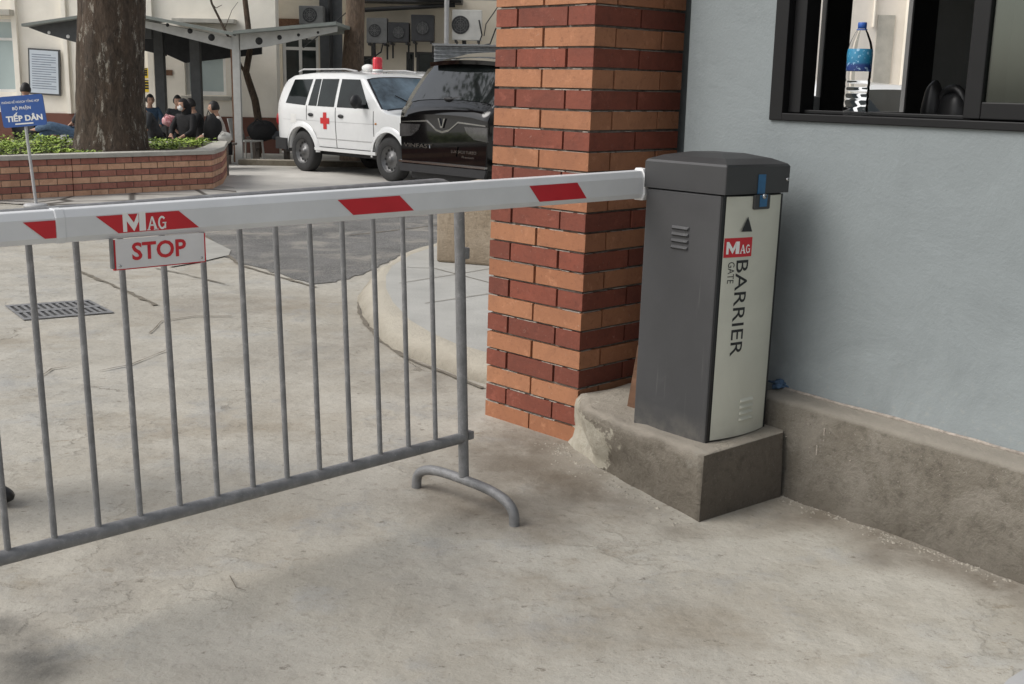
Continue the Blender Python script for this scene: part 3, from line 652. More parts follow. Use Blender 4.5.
# ------------------------------------------------------------------ BOX BASE (rough cement)
mb=MB()
tc_=[Vector((.245,4.404,.243)),Vector((.683,3.849,.243)),Vector((1.017,4.149,.243))]
bc_=[Vector((.225,4.80,0)),Vector((.36,4.42,0)),Vector((.50,4.165,0)),Vector((.678,3.84,0)),Vector((1.03,4.12,0))]
topL=[Vector((.285,4.66,.225)),Vector((.262,4.42,.235)),Vector((.42,4.19,.243)),Vector((.683,3.849,.243)),Vector((1.03,4.155,.243))]
topL[0]=Vector((.30,4.72,.225)); topL[1]=Vector((.285,4.40,.238))
A_=dens(bc_,10); B_=dens(topL,10); n=len(A_); rows=[]
NR=8
for t_ in range(NR+1):
    f=t_/NR; rw=[]
    for i in range(n):
        p=A_[i].lerp(B_[i],f); side=i<=30
        k_=.036 if side and i<24 else (.010 if side else .0015)
        if 0<t_<NR and i not in (30,): p+=Vector((noise.noise(p*7)*k_,noise.noise(p*7+Vector((5,5,5)))*k_,0))
        if t_==NR and i<28: p.z+=noise.noise(p*12)*.024+noise.noise(p*31)*.008
        if t_==0: p.z=-.02
        rw.append(p)
    rows.append(rw)
vs=[p for r_ in rows for p in r_]
mb.add(vs,[(t_*n+i,t_*n+i+1,(t_+1)*n+i+1,(t_+1)*n+i) for t_ in range(NR) for i in range(30)],0,True)
mb.add(vs,[(t_*n+i,t_*n+i+1,(t_+1)*n+i+1,(t_+1)*n+i) for t_ in range(NR) for i in range(30,n-1)],1,False)
# lumpy top
back_=dens([Vector((.66,5.0,.235)),Vector((.72,4.9,.238)),Vector((.8,4.75,.24)),Vector((.95,4.5,.243)),Vector((1.06,4.36,.243))],10)
NT=10; rows=[]
for t_ in range(NT+1):
    f=t_/NT; rw=[]
    for i in range(n):
        p=B_[i].lerp(back_[i],f); 
        if t_==0: p=rows_top[i].copy() if False else vs[NR*n+i].copy()
        else: p.z+=noise.noise(p*11)*.012*(1 if i<25 else .3)
        rw.append(p)
    rows.append(rw)
tv=[p for r_ in rows for p in r_]; mb.add(tv,[(t_*n+i,t_*n+i+1,(t_+1)*n+i+1,(t_+1)*n+i) for t_ in range(NT) for i in range(n-1)],0,True)
# pale rough plaster skin flaking on the left part
bb_=mb.build('cement_base',['base','base2']); recalc(bb_); tag(bb_,'rough cement footing with flaking plaster under the barrier box','footing')
for p in bb_.data.polygons:
    pass
# mortar bead round the foot of the box + loose crumbs
# ------------------------------------------------------------------ BARRIER BOX
ba=R(41.2); bx_=thing('barrier_box','dark grey barrier gate cabinet with pale front panel lettered BARRIER GATE','barrier box',(.707,3.996,.240),ba)
BW,BD=.352,.352; zb0=.0; zl=.905; zt=.998
mb=MB(); mb.box((0.0,0.0,-.02),(BW,BD,zl-.004)); body=mb.build('cabinet','darkgrey',bx_,bevel=.006)
# dark inset frame and convex panel on the front
mb=MB(); mb.box((.004,-.004,.0),(BW-.002,-.0005,zl-.006)); mb.build('panel_frame','black',bx_)
mb=MB()
def pf(u,v):
    x=.022+u*(BW-.038); z=.012+v*(zl-.020); return (x,-.006-.020*math.sin(PI*min(max(u,0),1))**.8,z)
mb.grid(pf,24,2); 
mb.add([pf(i/24,1) for i in range(25)]+[(.022,-.004,zl-.008),(BW-.016,-.004,zl-.008)],[tuple(range(25))+(26,25)])
pn=mb.build('front_panel','panel',bx_)
def py(x): u=(x-.022)/(BW-.038); return -.006-.020*math.sin(PI*min(max(u,0.001),.999))**.8
# lid
mb=MB(); o_=.008; lv=[]
def lid_ring(ins,z): return [(-o_+ins,-o_-.014+ins,z),(BW+o_-ins,-o_-.014+ins,z),(BW+o_-ins,BD+o_-ins,z),(-o_+ins,BD+o_-ins,z)]
rings=[lid_ring(0,zl),lid_ring(0,zt+.002),lid_ring(.006,zt+.010),lid_ring(.05,zt+.028),lid_ring(.12,zt+.043),lid_ring(.16,zt+.045)]
vs=[p for r_ in rings for p in r_]; fs=[(i*4+j,i*4+(j+1)%4,(i+1)*4+(j+1)%4,(i+1)*4+j) for i in range(len(rings)-1) for j in range(4)]
mb.add(vs,fs); mb.add(rings[-1],[(0,1,2,3)]); mb.add(rings[0],[(3,2,1,0)])
mb.box((.145,-.036,zl-.055),(.235,-.0225,zl-.002))
lid=mb.build('lid','lid',bx_,bevel=.005,seg=2)
mb=MB(); mb.box((.170,-.0378,zl-.045),(.212,-.0365,zl-.003)); mb.box((.171,-.0245,zl-.001),(.213,-.0228,zl+.068)); mb.build('blue_sticker','blue_st',bx_)
def screw(x,y,z,r_): 
    mb=MB(); mb.lathe([(r_,0),(r_,.004),(r_*.7,.008),(.0001,.008)],16,M4=Matrix.Translation((x,y,z))@Matrix.Rotation(R(90),4,'X')); mb.lathe([(r_*.35,.0081),(r_*.3,.0095),(.0001,.0095)],10,1,M4=Matrix.Translation((x,y,z))@Matrix.Rotation(R(90),4,'X')); mb.build('lock',['steel','black'],bx_)
screw(.191,-.0378,zl-.008,.010); screw(BW-.012,-.022,zl+.048,.007)
# louvres
mb=MB()
for k_ in range(4):
    z=.693+k_*.0235; y0=.135; y1=.215
    mb.add([(-.001,y0,z),(-.001,y1,z),(-.009,y1-.004,z+.005),(-.009,y0+.004,z+.005),(-.001,y0,z+.014),(-.001,y1,z+.014)],[(0,1,2,3),(3,2,5,4),(0,3,4),(1,5,2)])
mb.build('louvre','darkgrey',bx_)
mb=MB()
for k_ in range(4):
    z=.068+k_*.0235; x0,x1=.155,.232; yb=py(.19)
    mb.add([(x0,yb-.001,z),(x1,yb+.001,z),(x1-.004,yb-.008,z+.005),(x0+.004,yb-.010,z+.005),(x0,yb-.001,z+.014),(x1,yb+.001,z+.014)],[(0,3,2,1),(3,4,5,2),(0,4,3),(1,2,5)])
mb.build('louvre','panel',bx_)
# panel graphics
mb=MB(); yt=-.0275; mb.add([(.090,yt,.774),(.152,yt,.772),(.123,yt,.826)],[(0,1,2)]); mb.build('arrow_mark','black',bx_)
mb=MB()
def strip(x0,x1,z0,z1,n_=8,e=.0008): 
    mb.grid(lambda u,v:(x0+(x1-x0)*u,py(x0+(x1-x0)*u)-e,z0+(z1-z0)*v),n_,1)
strip(.024,.158,.683,.752); rb=mb.build('logo_patch','red',bx_)
def conform(o,e):
    for v in o.data.vertices: v.co.y=py(v.co.x)-e
def serif_mag(parent,cx,cz,w,h,fy,name='logo'):
    """M in a block with a cut notch, then serif A G"""
    mb=MB(); x0=cx-w/2; z0=cz-h/2
    def poly(pts): mb.add([(x0+a*w,fy(x0+a*w),z0+b*h) for a,b in pts],[tuple(range(len(pts)))])
    poly([(0,0),(.09,0),(.09,1),(0,1)][0:4]) ; poly([(.09,1),(.09,.55),(.25,.0),(.25,.45)]); poly([(.25,.45),(.25,0),(.36,.5),(.36,1)]) ; poly([(.37,0),(.52,0),(.52,1),(.37,1)])
    # A
    poly([(.56,0),(.60,0),(.68,.72),(.655,.72)]); poly([(.72,0),(.79,0),(.69,.72),(.655,.72)]); poly([(.61,.22),(.73,.22),(.72,.30),(.62,.30)]); poly([(.545,0),(.625,0),(.625,.05),(.545,.05)]); poly([(.70,0),(.81,0),(.81,.05),(.70,.05)])
    # G
    import math as mm
    arc=[(mm.radians(40+i*28)) for i in range(11)]
    for a,b in zip(arc[:-1],arc[1:]):
        k1,k2=.36,.25; c=(.90,.36)
        poly([(c[0]+.095*mm.cos(a),c[1]+k1*mm.sin(a)),(c[0]+.055*mm.cos(a),c[1]+k2*mm.sin(a)),(c[0]+.055*mm.cos(b),c[1]+k2*mm.sin(b)),(c[0]+.095*mm.cos(b),c[1]+k1*mm.sin(b))])
    poly([(.955,.05),(.99,.05),(.99,.36),(.955,.36)]); poly([(.91,.32),(1.0,.32),(1.0,.38),(.91,.38)])
    o=mb.build(name,'white',parent); return o
serif_mag(rb,.091,.717,.115,.044,lambda x:py(x)-.0016)
# rotated text : reads downwards, tops towards +x
def rtext(txt,cx,cz,length,height,off=0):
    o=text(txt,length,height,'black',bx_,Matrix.Identity(4),off,name='lettering')
    for v in o.data.vertices:
        a,b=v.co.x,v.co.y; x=cx+b; z=cz-a; v.co=(x,py(x)-.0009,z)
    o.data.flip_normals() if o.data.polygons[0].normal.y>0 else None
    return o
rtext('BARRIER',.115,.496,.350,.060,.004); rtext('GATE',.062,.628,.077,.030)
# lean of box (as the verticals in the photo)
bx_.rotation_euler=(0,R(.9),ba)
# rusty plate behind
pr_=G(628,405,.25); mb=MB(); mb.prism([(0,0),(.055,0),(.05,.26),(.035,.26)],-.004,.004,M4=Matrix.Rotation(R(90),4,'X')); tag(mb.build('rusty_plate','rust',loc=(.475,4.50,.235),rot=(0,0,R(-30))),'rusty leaning metal plate standing between pillar and barrier box','metal plate')
# ------------------------------------------------------------------ BOOM
ga=R(43.27); BO=Vector((.467,4.30,1.10))-Vector((math.cos(ga),math.sin(ga),0))*.008
bm=thing('barrier_boom','white barrier boom with red slanted stripes and raised lettering across the entrance','barrier boom',BO,ga)
def hs(x): return 1.0+ (x)*(1-.083/.105)/2.3   # taper
HB=.104
def secp(x,y,z): return (x,y,z*max(.6,hs(x)))
prof=[(0,.018),(0,.078),(.010,.102),(.038,.104),(.046,.09),(.046,.012),(.038,0),(.008,0)]   # (y,z) ring
def boom_part(xa,xb,grow,name,material,y0=-.02,segs=8):
    mb=MB(); rows=[]
    for i in range(segs+1):
        x=xa+(xb-xa)*i/segs; rows.append([secp(x,y0+ (a-.023)*(1+grow*4)+.023,(b-.052)*(1+grow*2)+.052) for a,b in prof])
    n_=len(prof); mb.add([p for r_ in rows for p in r_],[(i*n_+j,(i+1)*n_+j,(i+1)*n_+(j+1)%n_,i*n_+(j+1)%n_) for i in range(segs) for j in range(n_)]); mb.add(rows[0],[tuple(range(n_))]); mb.add(rows[-1],[tuple(range(n_))[::-1]])
    return recalc(mb.build(name,material,bm,bevel=.0025))
boom_part(-2.171,.0,0,'boom_section','white_al'); boom_part(-3.6,-2.175,-.012,'boom_section','white_al'); boom_part(-2.185,-2.16,.012,'sleeve','white_al',segs=1)
boom_part(.0,.028,.07,'end_clamp','al_edge',segs=1)
mb=MB(); mb.box((.029,-.012,.015),(.19,.03,.085)); mb.build('boom_arm','darkgrey',bm,bevel=.004)
yf=-.0206
def stripe(xs0,xs1,sl,z0=.017,z1=.076,cut=None):
    mb=MB(); a=[(xs0+sl,z0),(xs1+sl,z0),(xs1,z1),(xs0,z1)]
    if cut: a=[(min(x,cut),z) for x,z in a]
    mb.add([secp(x,yf-.0004,z) for x,z in a],[(0,1,2,3)]); return mb.build('red_stripe','red',bm)
stripe(-.588,-.355,.050); stripe(-1.362,-1.135,.055,.020,.074); st3=stripe(-2.085,-1.862,.057,.018,.075); stripe(-2.264,-2.10,.05,.018,.072,cut=-2.186)
serif_mag(st3,-1.957,.0415,.118,.049,lambda x:yf-.0009).name='raised_lettering'
# stop sign
sg=thing('stop_sign','small pale STOP sign with red letters and red rim hung on the boom','sign',BO-Vector((math.cos(ga),math.sin(ga),0))*-.004+Vector((-math.sin(ga),math.cos(ga),0))*.024+Vector((0,0,.002)),ga)
sg.parent=None
mb=MB(); mb.box((-2.045,-.050,-.078),(-1.799,-.046,-.002)); mb.build('plate','signplate',sg)
mb=MB(); mb.box((-2.049,-.0462,-.0815),(-1.795,-.038,-.0783)); mb.box((-1.7988,-.0505,-.078),(-1.7955,-.038,-.003)); mb.box((-2.049,-.0505,-.078),(-2.0455,-.038,-.003)); mb.build('rim','red',sg)
text('STOP',.150,.046,'red',sg,frontM(-1.927,-.0508,-.036),.025)
mb=MB(); mb.box((-2.056,-.050,-.076),(-2.050,-.0375,.000)); mb.build('bracket','galv',sg)
for x,z in ((-2.035,-.070),(-1.808,-.068)):
    mb=MB(); mb.lathe([(.0035,0),(.003,.0015),(.0001,.0018)],10,M4=Matrix.Translation((x,-.0502,z))@Matrix.Rotation(R(90),4,'X')); mb.build('rivet','steel',sg)
# ------------------------------------------------------------------ CROWD FENCE
fa=R(45.42); fe=thing('crowd_fence','galvanised steel crowd control fence with vertical bars and a curved foot','fence',(-.161,3.952,-.004),fa)
def fp(s_,z,off=0): return (s_+.002*z, off+.044*z, z+s_*(-.007+.019*max(0,(z-.262))/.9))
Lf=2.35; rr=.10; zr=.262; ztop=1.174
pts=[fp(0,.118),fp(0,.5),fp(0,ztop-rr)]+[fp(-rr+rr*math.cos(a),ztop-rr+rr*math.sin(a)) for a in [i*PI/2/6 for i in range(1,7)]]+[fp(-Lf/2,ztop)]+[fp(-Lf+rr-rr*math.sin(a),ztop-rr+rr*math.cos(a)) for a in [i*PI/2/6 for i in range(0,7)]]+[fp(-Lf,.5),fp(-Lf,.118)]
mb=MB(); mb.tube(pts,.019,14); mb.build('frame_tube','galv',fe)
mb=MB(); mb.tube([fp(.0,zr),fp(-Lf/2,zr),fp(-Lf,zr)],.0200,14); mb.build('bottom_rail','galv',fe)
mb=MB(); mb.box((.018,.0,zr-.012),(.045,.03,zr+.018)); mb.build('coupling_lug','galv',fe,bevel=.003)
mb=MB(); mb.box((.018,.035,.905),(.045,.06,.945)); mb.build('coupling_lug','galv',fe,bevel=.003)
k_=0; s_=-.132
while s_>-Lf+.06:
    mb=MB(); mb.tube([fp(s_,zr+.01),fp(s_,.7),fp(s_,ztop-.01)],.0086,10); mb.build('bar','galv',fe); s_-=.1242
def foot(s0):
    mb=MB(); pts=[]
    # across the fence plane : near end towards -y
    for t_ in range(33):
        an=PI*t_/32; cu=-math.cos(an); su=math.sin(an)
        u=.262*(1 if cu>0 else -1)*abs(cu)**.62; z=.104*su**.50*(.90+.10*su)
        pts.append((s0,u+.006,max(z,.004)))
    mb.tube(pts,.0185,12); return mb.build('foot','galv',fe)
ft=foot(0); foot(-Lf)
fe.rotation_euler=(0,0,fa)
ft.rotation_euler=(0,0,R(0))
# ------------------------------------------------------------------ PEBBLES / GRIT
mb=MB(); rnd=random.Random(11)
for i in range(900):
    q=rnd.random()
    if q<.45:   # along plinth
        s_=rnd.uniform(0,1.1); off=abs(rnd.gauss(0,.035))+.145; p=w0+Vector((math.cos(wa),math.sin(wa),0))*s_-Vector((-math.sin(wa),math.cos(wa),0))*off
    elif q<.75: p=Vector((.25,4.75,0)).lerp(Vector((.68,3.82,0)),rnd.random()**1.6)+Vector((-abs(rnd.gauss(0,.06))-.02,-abs(rnd.gauss(0,.06)),0))
    else: p=Vector((rnd.uniform(-1.4,1.2),rnd.uniform(1.9,5.5),0))
    r_=rnd.uniform(.0012,.0055)*(1+.9*(rnd.random()<.06)) if q<.75 else rnd.uniform(.001,.0035); mb.v; 
    a=[Vector((math.cos(t_)*r_*rnd.uniform(.7,1.3),math.sin(t_)*r_*rnd.uniform(.7,1.3),0))+p for t_ in (0,1.2,2.5,3.8,5)]; top_=p+Vector((0,0,r_*rnd.uniform(.5,1)))
    mb.add(a+[top_],[(j,(j+1)%5,5) for j in range(5)])
tag(mb.build('grit','pebble'),'loose mortar crumbs and grit on the cement ground','grit',kind='stuff')
# ------------------------------------------------------------------ PLANTER + TREE
zg=-.10
poly=[GG(-60,192),GG(20,197.5),GG(74,197),GG(213,189.5),GG(223,184)]
poly=[Vector((p.x,p.y,zg)) for p in poly]
capz=.50
# derive the rest behind
pl_pts=[Vector((-8.7,15.9,zg)),Vector((-7.0,14.55,zg)),poly[2],poly[3],poly[4],poly[4]+Vector((-.35,1.7,0)),poly[2]+Vector((.3,3.6,0)),Vector((-8.0,18.6,zg))]
planter=thing('brick_planter','low brick tree planter with pale cement cap and alternating red and orange rows','planter',(0,0,0))
def inset(pts,d):
    c=sum(pts,Vector())/len(pts); return [p+(c-p).normalized()*d for p in pts]
mb=MB(); hz=.52; nr=6; bhp=hz/nr
for e in range(len(pl_pts)):
    a=pl_pts[e]; b=pl_pts[(e+1)%len(pl_pts)]; L=(b-a).length; ang=math.atan2(b.y-a.y,b.x-a.x); M4=Matrix.Translation(a)@Matrix.Rotation(ang,4,'Z')
    mb.box((.01,.012,-.1),(L-.01,.10,hz-.001),0,M4)
    for r_ in range(nr):
        light=(r_%2==0); x=0 if light else -.125
        while x<L:
            x0=max(x,0); x1=min(x+.25,L)
            if x1-x0>.02: mb.box((x0+.006,0,r_*bhp+.006),(x1-.006,.05,(r_+1)*bhp-.006),1 if light else 2,M4)
            x+=.25
mb.build('brick_ring',['mortar','pb_l','pb_d'],planter)
outer=[p for p in pl_pts]; c=sum(pl_pts,Vector())/8
oc=[p+(p-c).normalized()*.04 for p in pl_pts]; ic=[p+(c-p).normalized()*.30 for p in pl_pts]
mb=MB(); n=8; z0_,z1_=zg+hz,zg+hz+.06
vs=[Vector((p.x,p.y,z)) for L_ in (oc,ic) for z in (z0_,z1_) for p in L_]
fs=[]
for i in range(n):
    j=(i+1)%n; fs+=[(i,j,n+j,n+i),(n+i,n+j,3*n+j,3*n+i),(3*n+i,3*n+j,2*n+j,2*n+i)]
mb.add(vs,fs); recalc(mb.build('cap','cap',planter,bevel=.012))
mb=MB(); mb.add([Vector((p.x,p.y,z0_+.01)) for p in ic],[tuple(range(n))]); mb.build('soil','soil',planter)
# tree trunk
tp=P(112.5,150,17.0); tb=Vector((tp.x,tp.y,zg+hz))
tree=thing('shade_tree','thick dark barked tree trunk with pale lichen patches growing in the planter','tree',tb)
mb=MB()
def tr(u,v):
    z=v*5.6-.1; th_=u*2*PI; r_=.475-.008*z+.10*math.exp(-max(z,0)*3.8)
    d=Vector((math.cos(th_),math.sin(th_),0)); r_*=1+.09*noise.noise(Vector((d.x*1.5,d.y*1.5,z*.7)))+.05*noise.noise(Vector((d.x*6,d.y*6,z*1.3)))+.02*noise.noise(Vector((d.x*14,d.y*14,z*5)))
    return (d.x*r_+.045*z,d.y*r_,z)
mb.grid(tr,90,120); mb.build('trunk','bark',tree)
mb=MB()
limbs=[]
for a,l in ((.3,3.2),(2.2,3.5),(4.1,3.0),(5.4,3.4)):
    pts=[Vector((0,0,5.0)),Vector((math.cos(a)*.7,math.sin(a)*.7,6.2)),Vector((math.cos(a)*1.8,math.sin(a)*1.8,7.4)),Vector((math.cos(a)*l,math.sin(a)*l,8.6))]; limbs.append(pts); mb.tube(pts,.2,10,rs=[.34,.24,.15,.05])
mb.build('limb','bark',tree)
def leaves(mb,cs,rad,n_,size,rnd,mi=0):
    for i in range(n_):
        c=rnd.choice(cs); p=Vector(c)+Vector((rnd.gauss(0,rad),rnd.gauss(0,rad),rnd.gauss(0,rad*.6))); a=Vector((rnd.uniform(-1,1),rnd.uniform(-1,1),rnd.uniform(-.4,.4))).normalized(); b=a.orthogonal().normalized(); b.rotate(Matrix.Rotation(rnd.uniform(0,6),3,a)); s_=size*rnd.uniform(.6,1.3)
        mb.add([p-a*s_,p+b*s_*.45,p+a*s_,p-b*s_*.45],[(0,1,2,3)],mi)
mb=MB(); leaves(mb,[q for L_ in limbs for q in L_[2:]],.9,2600,.12,random.Random(4)); mb.build('crown','leafd',tree)
# ground cover in planter
mb=MB(); rnd=random.Random(21)
def inpoly(p,pts):
    r_=False; n_=len(pts)
    for i in range(n_):
        a,b=pts[i],pts[(i+1)%n_]
        if (a.y>p.y)!=(b.y>p.y) and p.x<(b.x-a.x)*(p.y-a.y)/(b.y-a.y)+a.x: r_=not r_
    return r_
plantin=[p+(c-p).normalized()*.40 for p in pl_pts]
cnt=0
bx0,bx1=min(p.x for p in plantin),max(p.x for p in plantin); by0,by1=min(p.y for p in plantin),max(p.y for p in plantin)
while cnt<330:
    p=Vector((rnd.uniform(bx0,bx1),rnd.uniform(by0,by1),0))
    if not inpoly(p,plantin) or (Vector((p.x-tb.x,p.y-tb.y,0)).length<.70): continue
    hh=.07+.13*max(0,noise.noise(Vector((p.x*1.1,p.y*1.1,0)))+.35)
    if p.y<c.y-.6 and abs(p.x-tb.x)<.9: hh*=.55
    z0_=zg+hz+.02
    for j in range(22):
        a=rnd.uniform(0,6.3); rr_=rnd.uniform(0,.13); q=p+Vector((math.cos(a)*rr_,math.sin(a)*rr_,z0_+hh*rnd.uniform(.2,1)))
        d=Vector((math.cos(a),math.sin(a),rnd.uniform(-.1,.7))).normalized(); b=Vector((-math.sin(a),math.cos(a),rnd.uniform(-.3,.3))); s_=rnd.uniform(.03,.055)
        mb.add([q,q+d*s_*.5+b*s_*.4,q+d*s_*1.2,q+d*s_*.5-b*s_*.4],[(0,1,2,3)],0 if rnd.random()<.8 else 1)
    cnt+=1
tag(mb.build('ground_cover_plants',['leaf','leafd']),'bright green leafy ground cover filling the brick planter','ground cover',kind='stuff')
# ------------------------------------------------------------------ BLUE SIGN
sp_=GG(33,196); sY=sp_.y-.2; base_=Vector((P(35,196,14.2).x,14.2,gz(14.2)))
bs2=thing('direction_sign','blue sign board with white lettering on a thin steel post before the planter','sign',base_)
c0=P(0,97.5,14.2)-base_; tlp,trp,brp,blp=[P(x,y,14.2)-base_ for x,y in ((-.5,97),(43,94),(47,124.5),(3,128))]
tlp,trp,brp,blp=[Vector((p.x,0,p.z)) for p in (tlp,trp,brp,blp)]
xa=(brp-blp).normalized(); cen=(tlp+trp+brp+blp)/4; wS=(trp-tlp).length; hS=(tlp-blp).length; ang=math.atan2(xa.z,xa.x)
Ms=Matrix.Translation(cen)@Matrix.Rotation(-ang,4,'Y')
def rrect(w,h,r_,k_=5):
    pts=[]
    for cx,cy,a0 in ((w/2-r_,h/2-r_,0),(-w/2+r_,h/2-r_,90),(-w/2+r_,-h/2+r_,180),(w/2-r_,-h/2+r_,270)):
        for i in range(k_+1): a=R(a0+90*i/k_); pts.append((cx+r_*math.cos(a),cy+r_*math.sin(a)))
    return pts
mb=MB(); mb.prism(rrect(wS,hS,.03),-.01,.01,M4=Ms@Matrix.Rotation(R(90),4,'X')@Matrix.Translation((0,0,0))); mb.build('board','signblue',bs2)
def stx(t,x,z,w,h,off): text(t,w,h,'white',bs2,Ms@frontM(x,-.0115,z),off)
stx('PHÒNG KẾ HOẠCH TỔNG HỢP',-.01,hS*.31,wS*.86,hS*.13,.012); stx('BỘ PHẬN',-.01,hS*.10,wS*.42,hS*.16,.02); stx('TIẾP DÂN',.005,-hS*.18,wS*.84,hS*.29,.04)
mb=MB(); mb.box((-wS*.22,-.0125,-hS*.43),(wS*.20,-.0105,-hS*.385),0,Ms); mb.build('underline_bar','white',bs2)
pt=P(25,126,14.2)-base_; pt.y=.02
mb=MB(); mb.tube([(0,.02,.02),(pt.x,.02,pt.z),(pt.x-.03,.02,pt.z+.25)],.019,10); mb.build('post','pipe',bs2)
mb=MB(); mb.lathe([(.0001,.045),(.12,.045),(.14,.03),(.145,.0),(.0001,0)],20); mb.build('foot_plate','pipe',bs2)
# ------------------------------------------------------------------ CARS
def car(name,label,spec,loc,rz,scale=1,paint='carwhite',cat='car'):
    t=thing(name,label,cat,loc,rz,scale=scale)
    hw=spec['hw']; belt=spec['belt']; roofz=spec['roof']; Lh=spec['L']/2; tum=spec.get('tumble',.16); endr=spec.get('endr',.12)
    tp_=spec['top']; wr=spec['wr']; ar=spec['ar']; axs=spec['ax']; sill=spec['sill']
    def topz(x):
        for (x0,z0),(x1,z1) in zip(tp_[:-1],tp_[1:]):
            if x0<=x<=x1: 
                f=(x-x0)/max(1e-6,x1-x0); return z0+(z1-z0)*f
        return tp_[-1][1]
    def plan(x):
        e=.45; k_=1.0
        for side in (-1,1):
            d=(side*x-(Lh-e))/e
            if d>0: k_-=endr*min(d,1)**2.4
        return k_
    def S(x,z):
        w=hw*plan(x)
        zz=(z-sill)/(belt-sill)
        if z<=belt: w*=1-.055*(1-min(1,max(0,zz)))**2-.02*max(0,zz-.6)**2*4
        else: w=w*(1-.0128)-tum*((z-belt)/(roofz-belt))**1.15
        return w
    def zbot(x):
        z=sill+ (.04 if abs(x)>Lh-.4 else 0)
        for a in axs:
            d=abs(x-a)
            if d<ar: z=max(z,wr+math.sqrt(ar*ar-d*d)*1.0-.0)
        return z
    X=set([tp_[0][0],tp_[-1][0]])
    for (x0,_),(x1,_) in zip(tp_[:-1],tp_[1:]):
        k_=max(2,int((x1-x0)/.09)+1); 
        for i in range(k_+1): X.add(x0+(x1-x0)*i/k_)
    for a in axs:
        for i in range(13): X.add(a+ar*.999*math.cos(PI*i/12)); 
        X.add(a-ar*1.001); X.add(a+ar*1.001)
    X=sorted(X)
    mb=MB(); K1,K2,K3=8,6,6; cols=[]
    for x in X:
        zt_=topz(x); zb_=zbot(x); zm=min(belt,zt_-.02); col=[]
        rim=.05
        col.append(Vector((x,S(x,zb_)-.10,zb_)))
        for i in range(K1+1): z=zb_+(zm-zb_)*i/K1; col.append(Vector((x,S(x,z),z)))
        for i in range(1,K2+1): z=zm+(zt_-.03-zm)*i/K2 if zt_-.03>zm else zm+.001*i; col.append(Vector((x,S(x,z),z)))
        ye=S(x,max(zm,zt_-.03))
        for i in range(1,K3+1):
            f=i/K3; yv=ye*(1-f); z=zt_-.03+.03*math.sin(min(1,f*2.6)*PI/2)+spec.get('crown',.02)*(1-(yv/max(ye,.1))**2); col.append(Vector((x,yv,z)))
        cols.append(col)
    n_=len(cols[0]); 
    for sgn in (1,-1):
        vs=[(p.x,p.y*sgn,p.z) for c_ in cols for p in c_]
        fs=[(i*n_+j,(i+1)*n_+j,(i+1)*n_+j+1,i*n_+j+1) for i in range(len(X)-1) for j in range(n_-1)]
        if sgn<0: fs=[f[::-1] for f in fs]
        mb.add(vs,fs,0,True)
    for idx,flip in ((0,False),(-1,True)):
        c_=cols[idx]; ring=[(p.x,p.y,p.z) for p in c_]+[(p.x,-p.y,p.z) for p in c_[::-1]]
        mb.add(ring,[tuple(range(len(ring)))],0)
    body=recalc(mb.build('body',paint,t))
    for p in body.data.polygons: p.use_smooth=len(p.vertices)==4
    mb2=MB(); mb2.box((-Lh+.12,-hw+.22,sill-.08),(Lh-.12,hw-.22,sill+.25)); 
    for a in axs: mb2.box((a-ar-.02,-hw+.13,sill),(a+ar+.02,hw-.13,wr+ar+.02))
    mb2.build('underbody','cartrim',t)
    def patch(poly4,material,name='window',e=.004,nu=8,nv=5,parent=None,sides=(1,-1)):
        """poly4: bl,br,tr,tl in side view (x,z)"""
        res=[]
        for sgn in sides:
            mb=MB()
            def fn(u,v):
                a=Vector(poly4[0]).lerp(Vector(poly4[1]),u); b=Vector(poly4[3]).lerp(Vector(poly4[2]),u); p=a.lerp(b,v); return (p.x,sgn*(S(p.x,p.y)+e),p.y)
            mb.grid(fn,nu,nv); o=mb.build(name,material,parent or t); recalc(o); res.append(o)
        return res
    def toppatch(x0,x1,w0,w1,material,name='windscreen',e=.006,n1=10,parent=None,y0=None):
        mb=MB()
        def fn(u,v):
            x=x0+(x1-x0)*u; ye=S(x,topz(x)-.03); w=(w0+(w1-w0)*u)*ye; y=w*(2*v-1) if y0 is None else ye*(y0[0]+(y0[1]-y0[0])*v)
            f=1-abs(y)/max(ye,.01); z=topz(x)-.03+.03*math.sin(min(1,f*2.6)*PI/2)+spec.get('crown',.02)*(1-(y/max(ye,.1))**2)
            sl=(topz(x+.02)-topz(x-.02))/.04; nn=Vector((-sl,0,1)).normalized(); return (x+nn.x*e,y,z+nn.z*e)
        mb.grid(fn,n1,12); o=mb.build(name,material,parent or t); return recalc(o)
    for a in axs:
        for sgn in (1,-1):
            wh=bpy.data.objects.new('wheel',None); C.objects.link(wh); wh.parent=t; wh.location=(a,sgn*(hw-.135),wr); wh.rotation_euler=(R(-90)*sgn,0,0)
            tw=.115
            mb=MB(); mb.lathe([(wr*.60,-tw),(wr*.90,-tw),(wr*.985,-tw*.8),(wr,-tw*.45),(wr,tw*.45),(wr*.985,tw*.8),(wr*.92,tw),(wr*.64,tw*1.02),(wr*.60,tw*.9)],40); mb.build('tyre','tyre',wh)
            mb=MB(); mb.lathe([(wr*.60,tw*.95),(wr*.585,tw*.90),(wr*.55,tw*.45),(wr*.40,tw*.35),(wr*.30,tw*.62),(wr*.16,tw*.66),(wr*.15,tw*.9),(.0001,tw*.92)],32)
            for i in range(12):
                an=2*PI*i/12; mb.lathe([(.024,0),(.0001,.001)],8,M4=Matrix.Translation((math.cos(an)*wr*.46,math.sin(an)*wr*.46,tw*.47)),mi=1)
            mb.build('rim',['rim','black'],wh)
    return t,S,topz,patch,toppatch
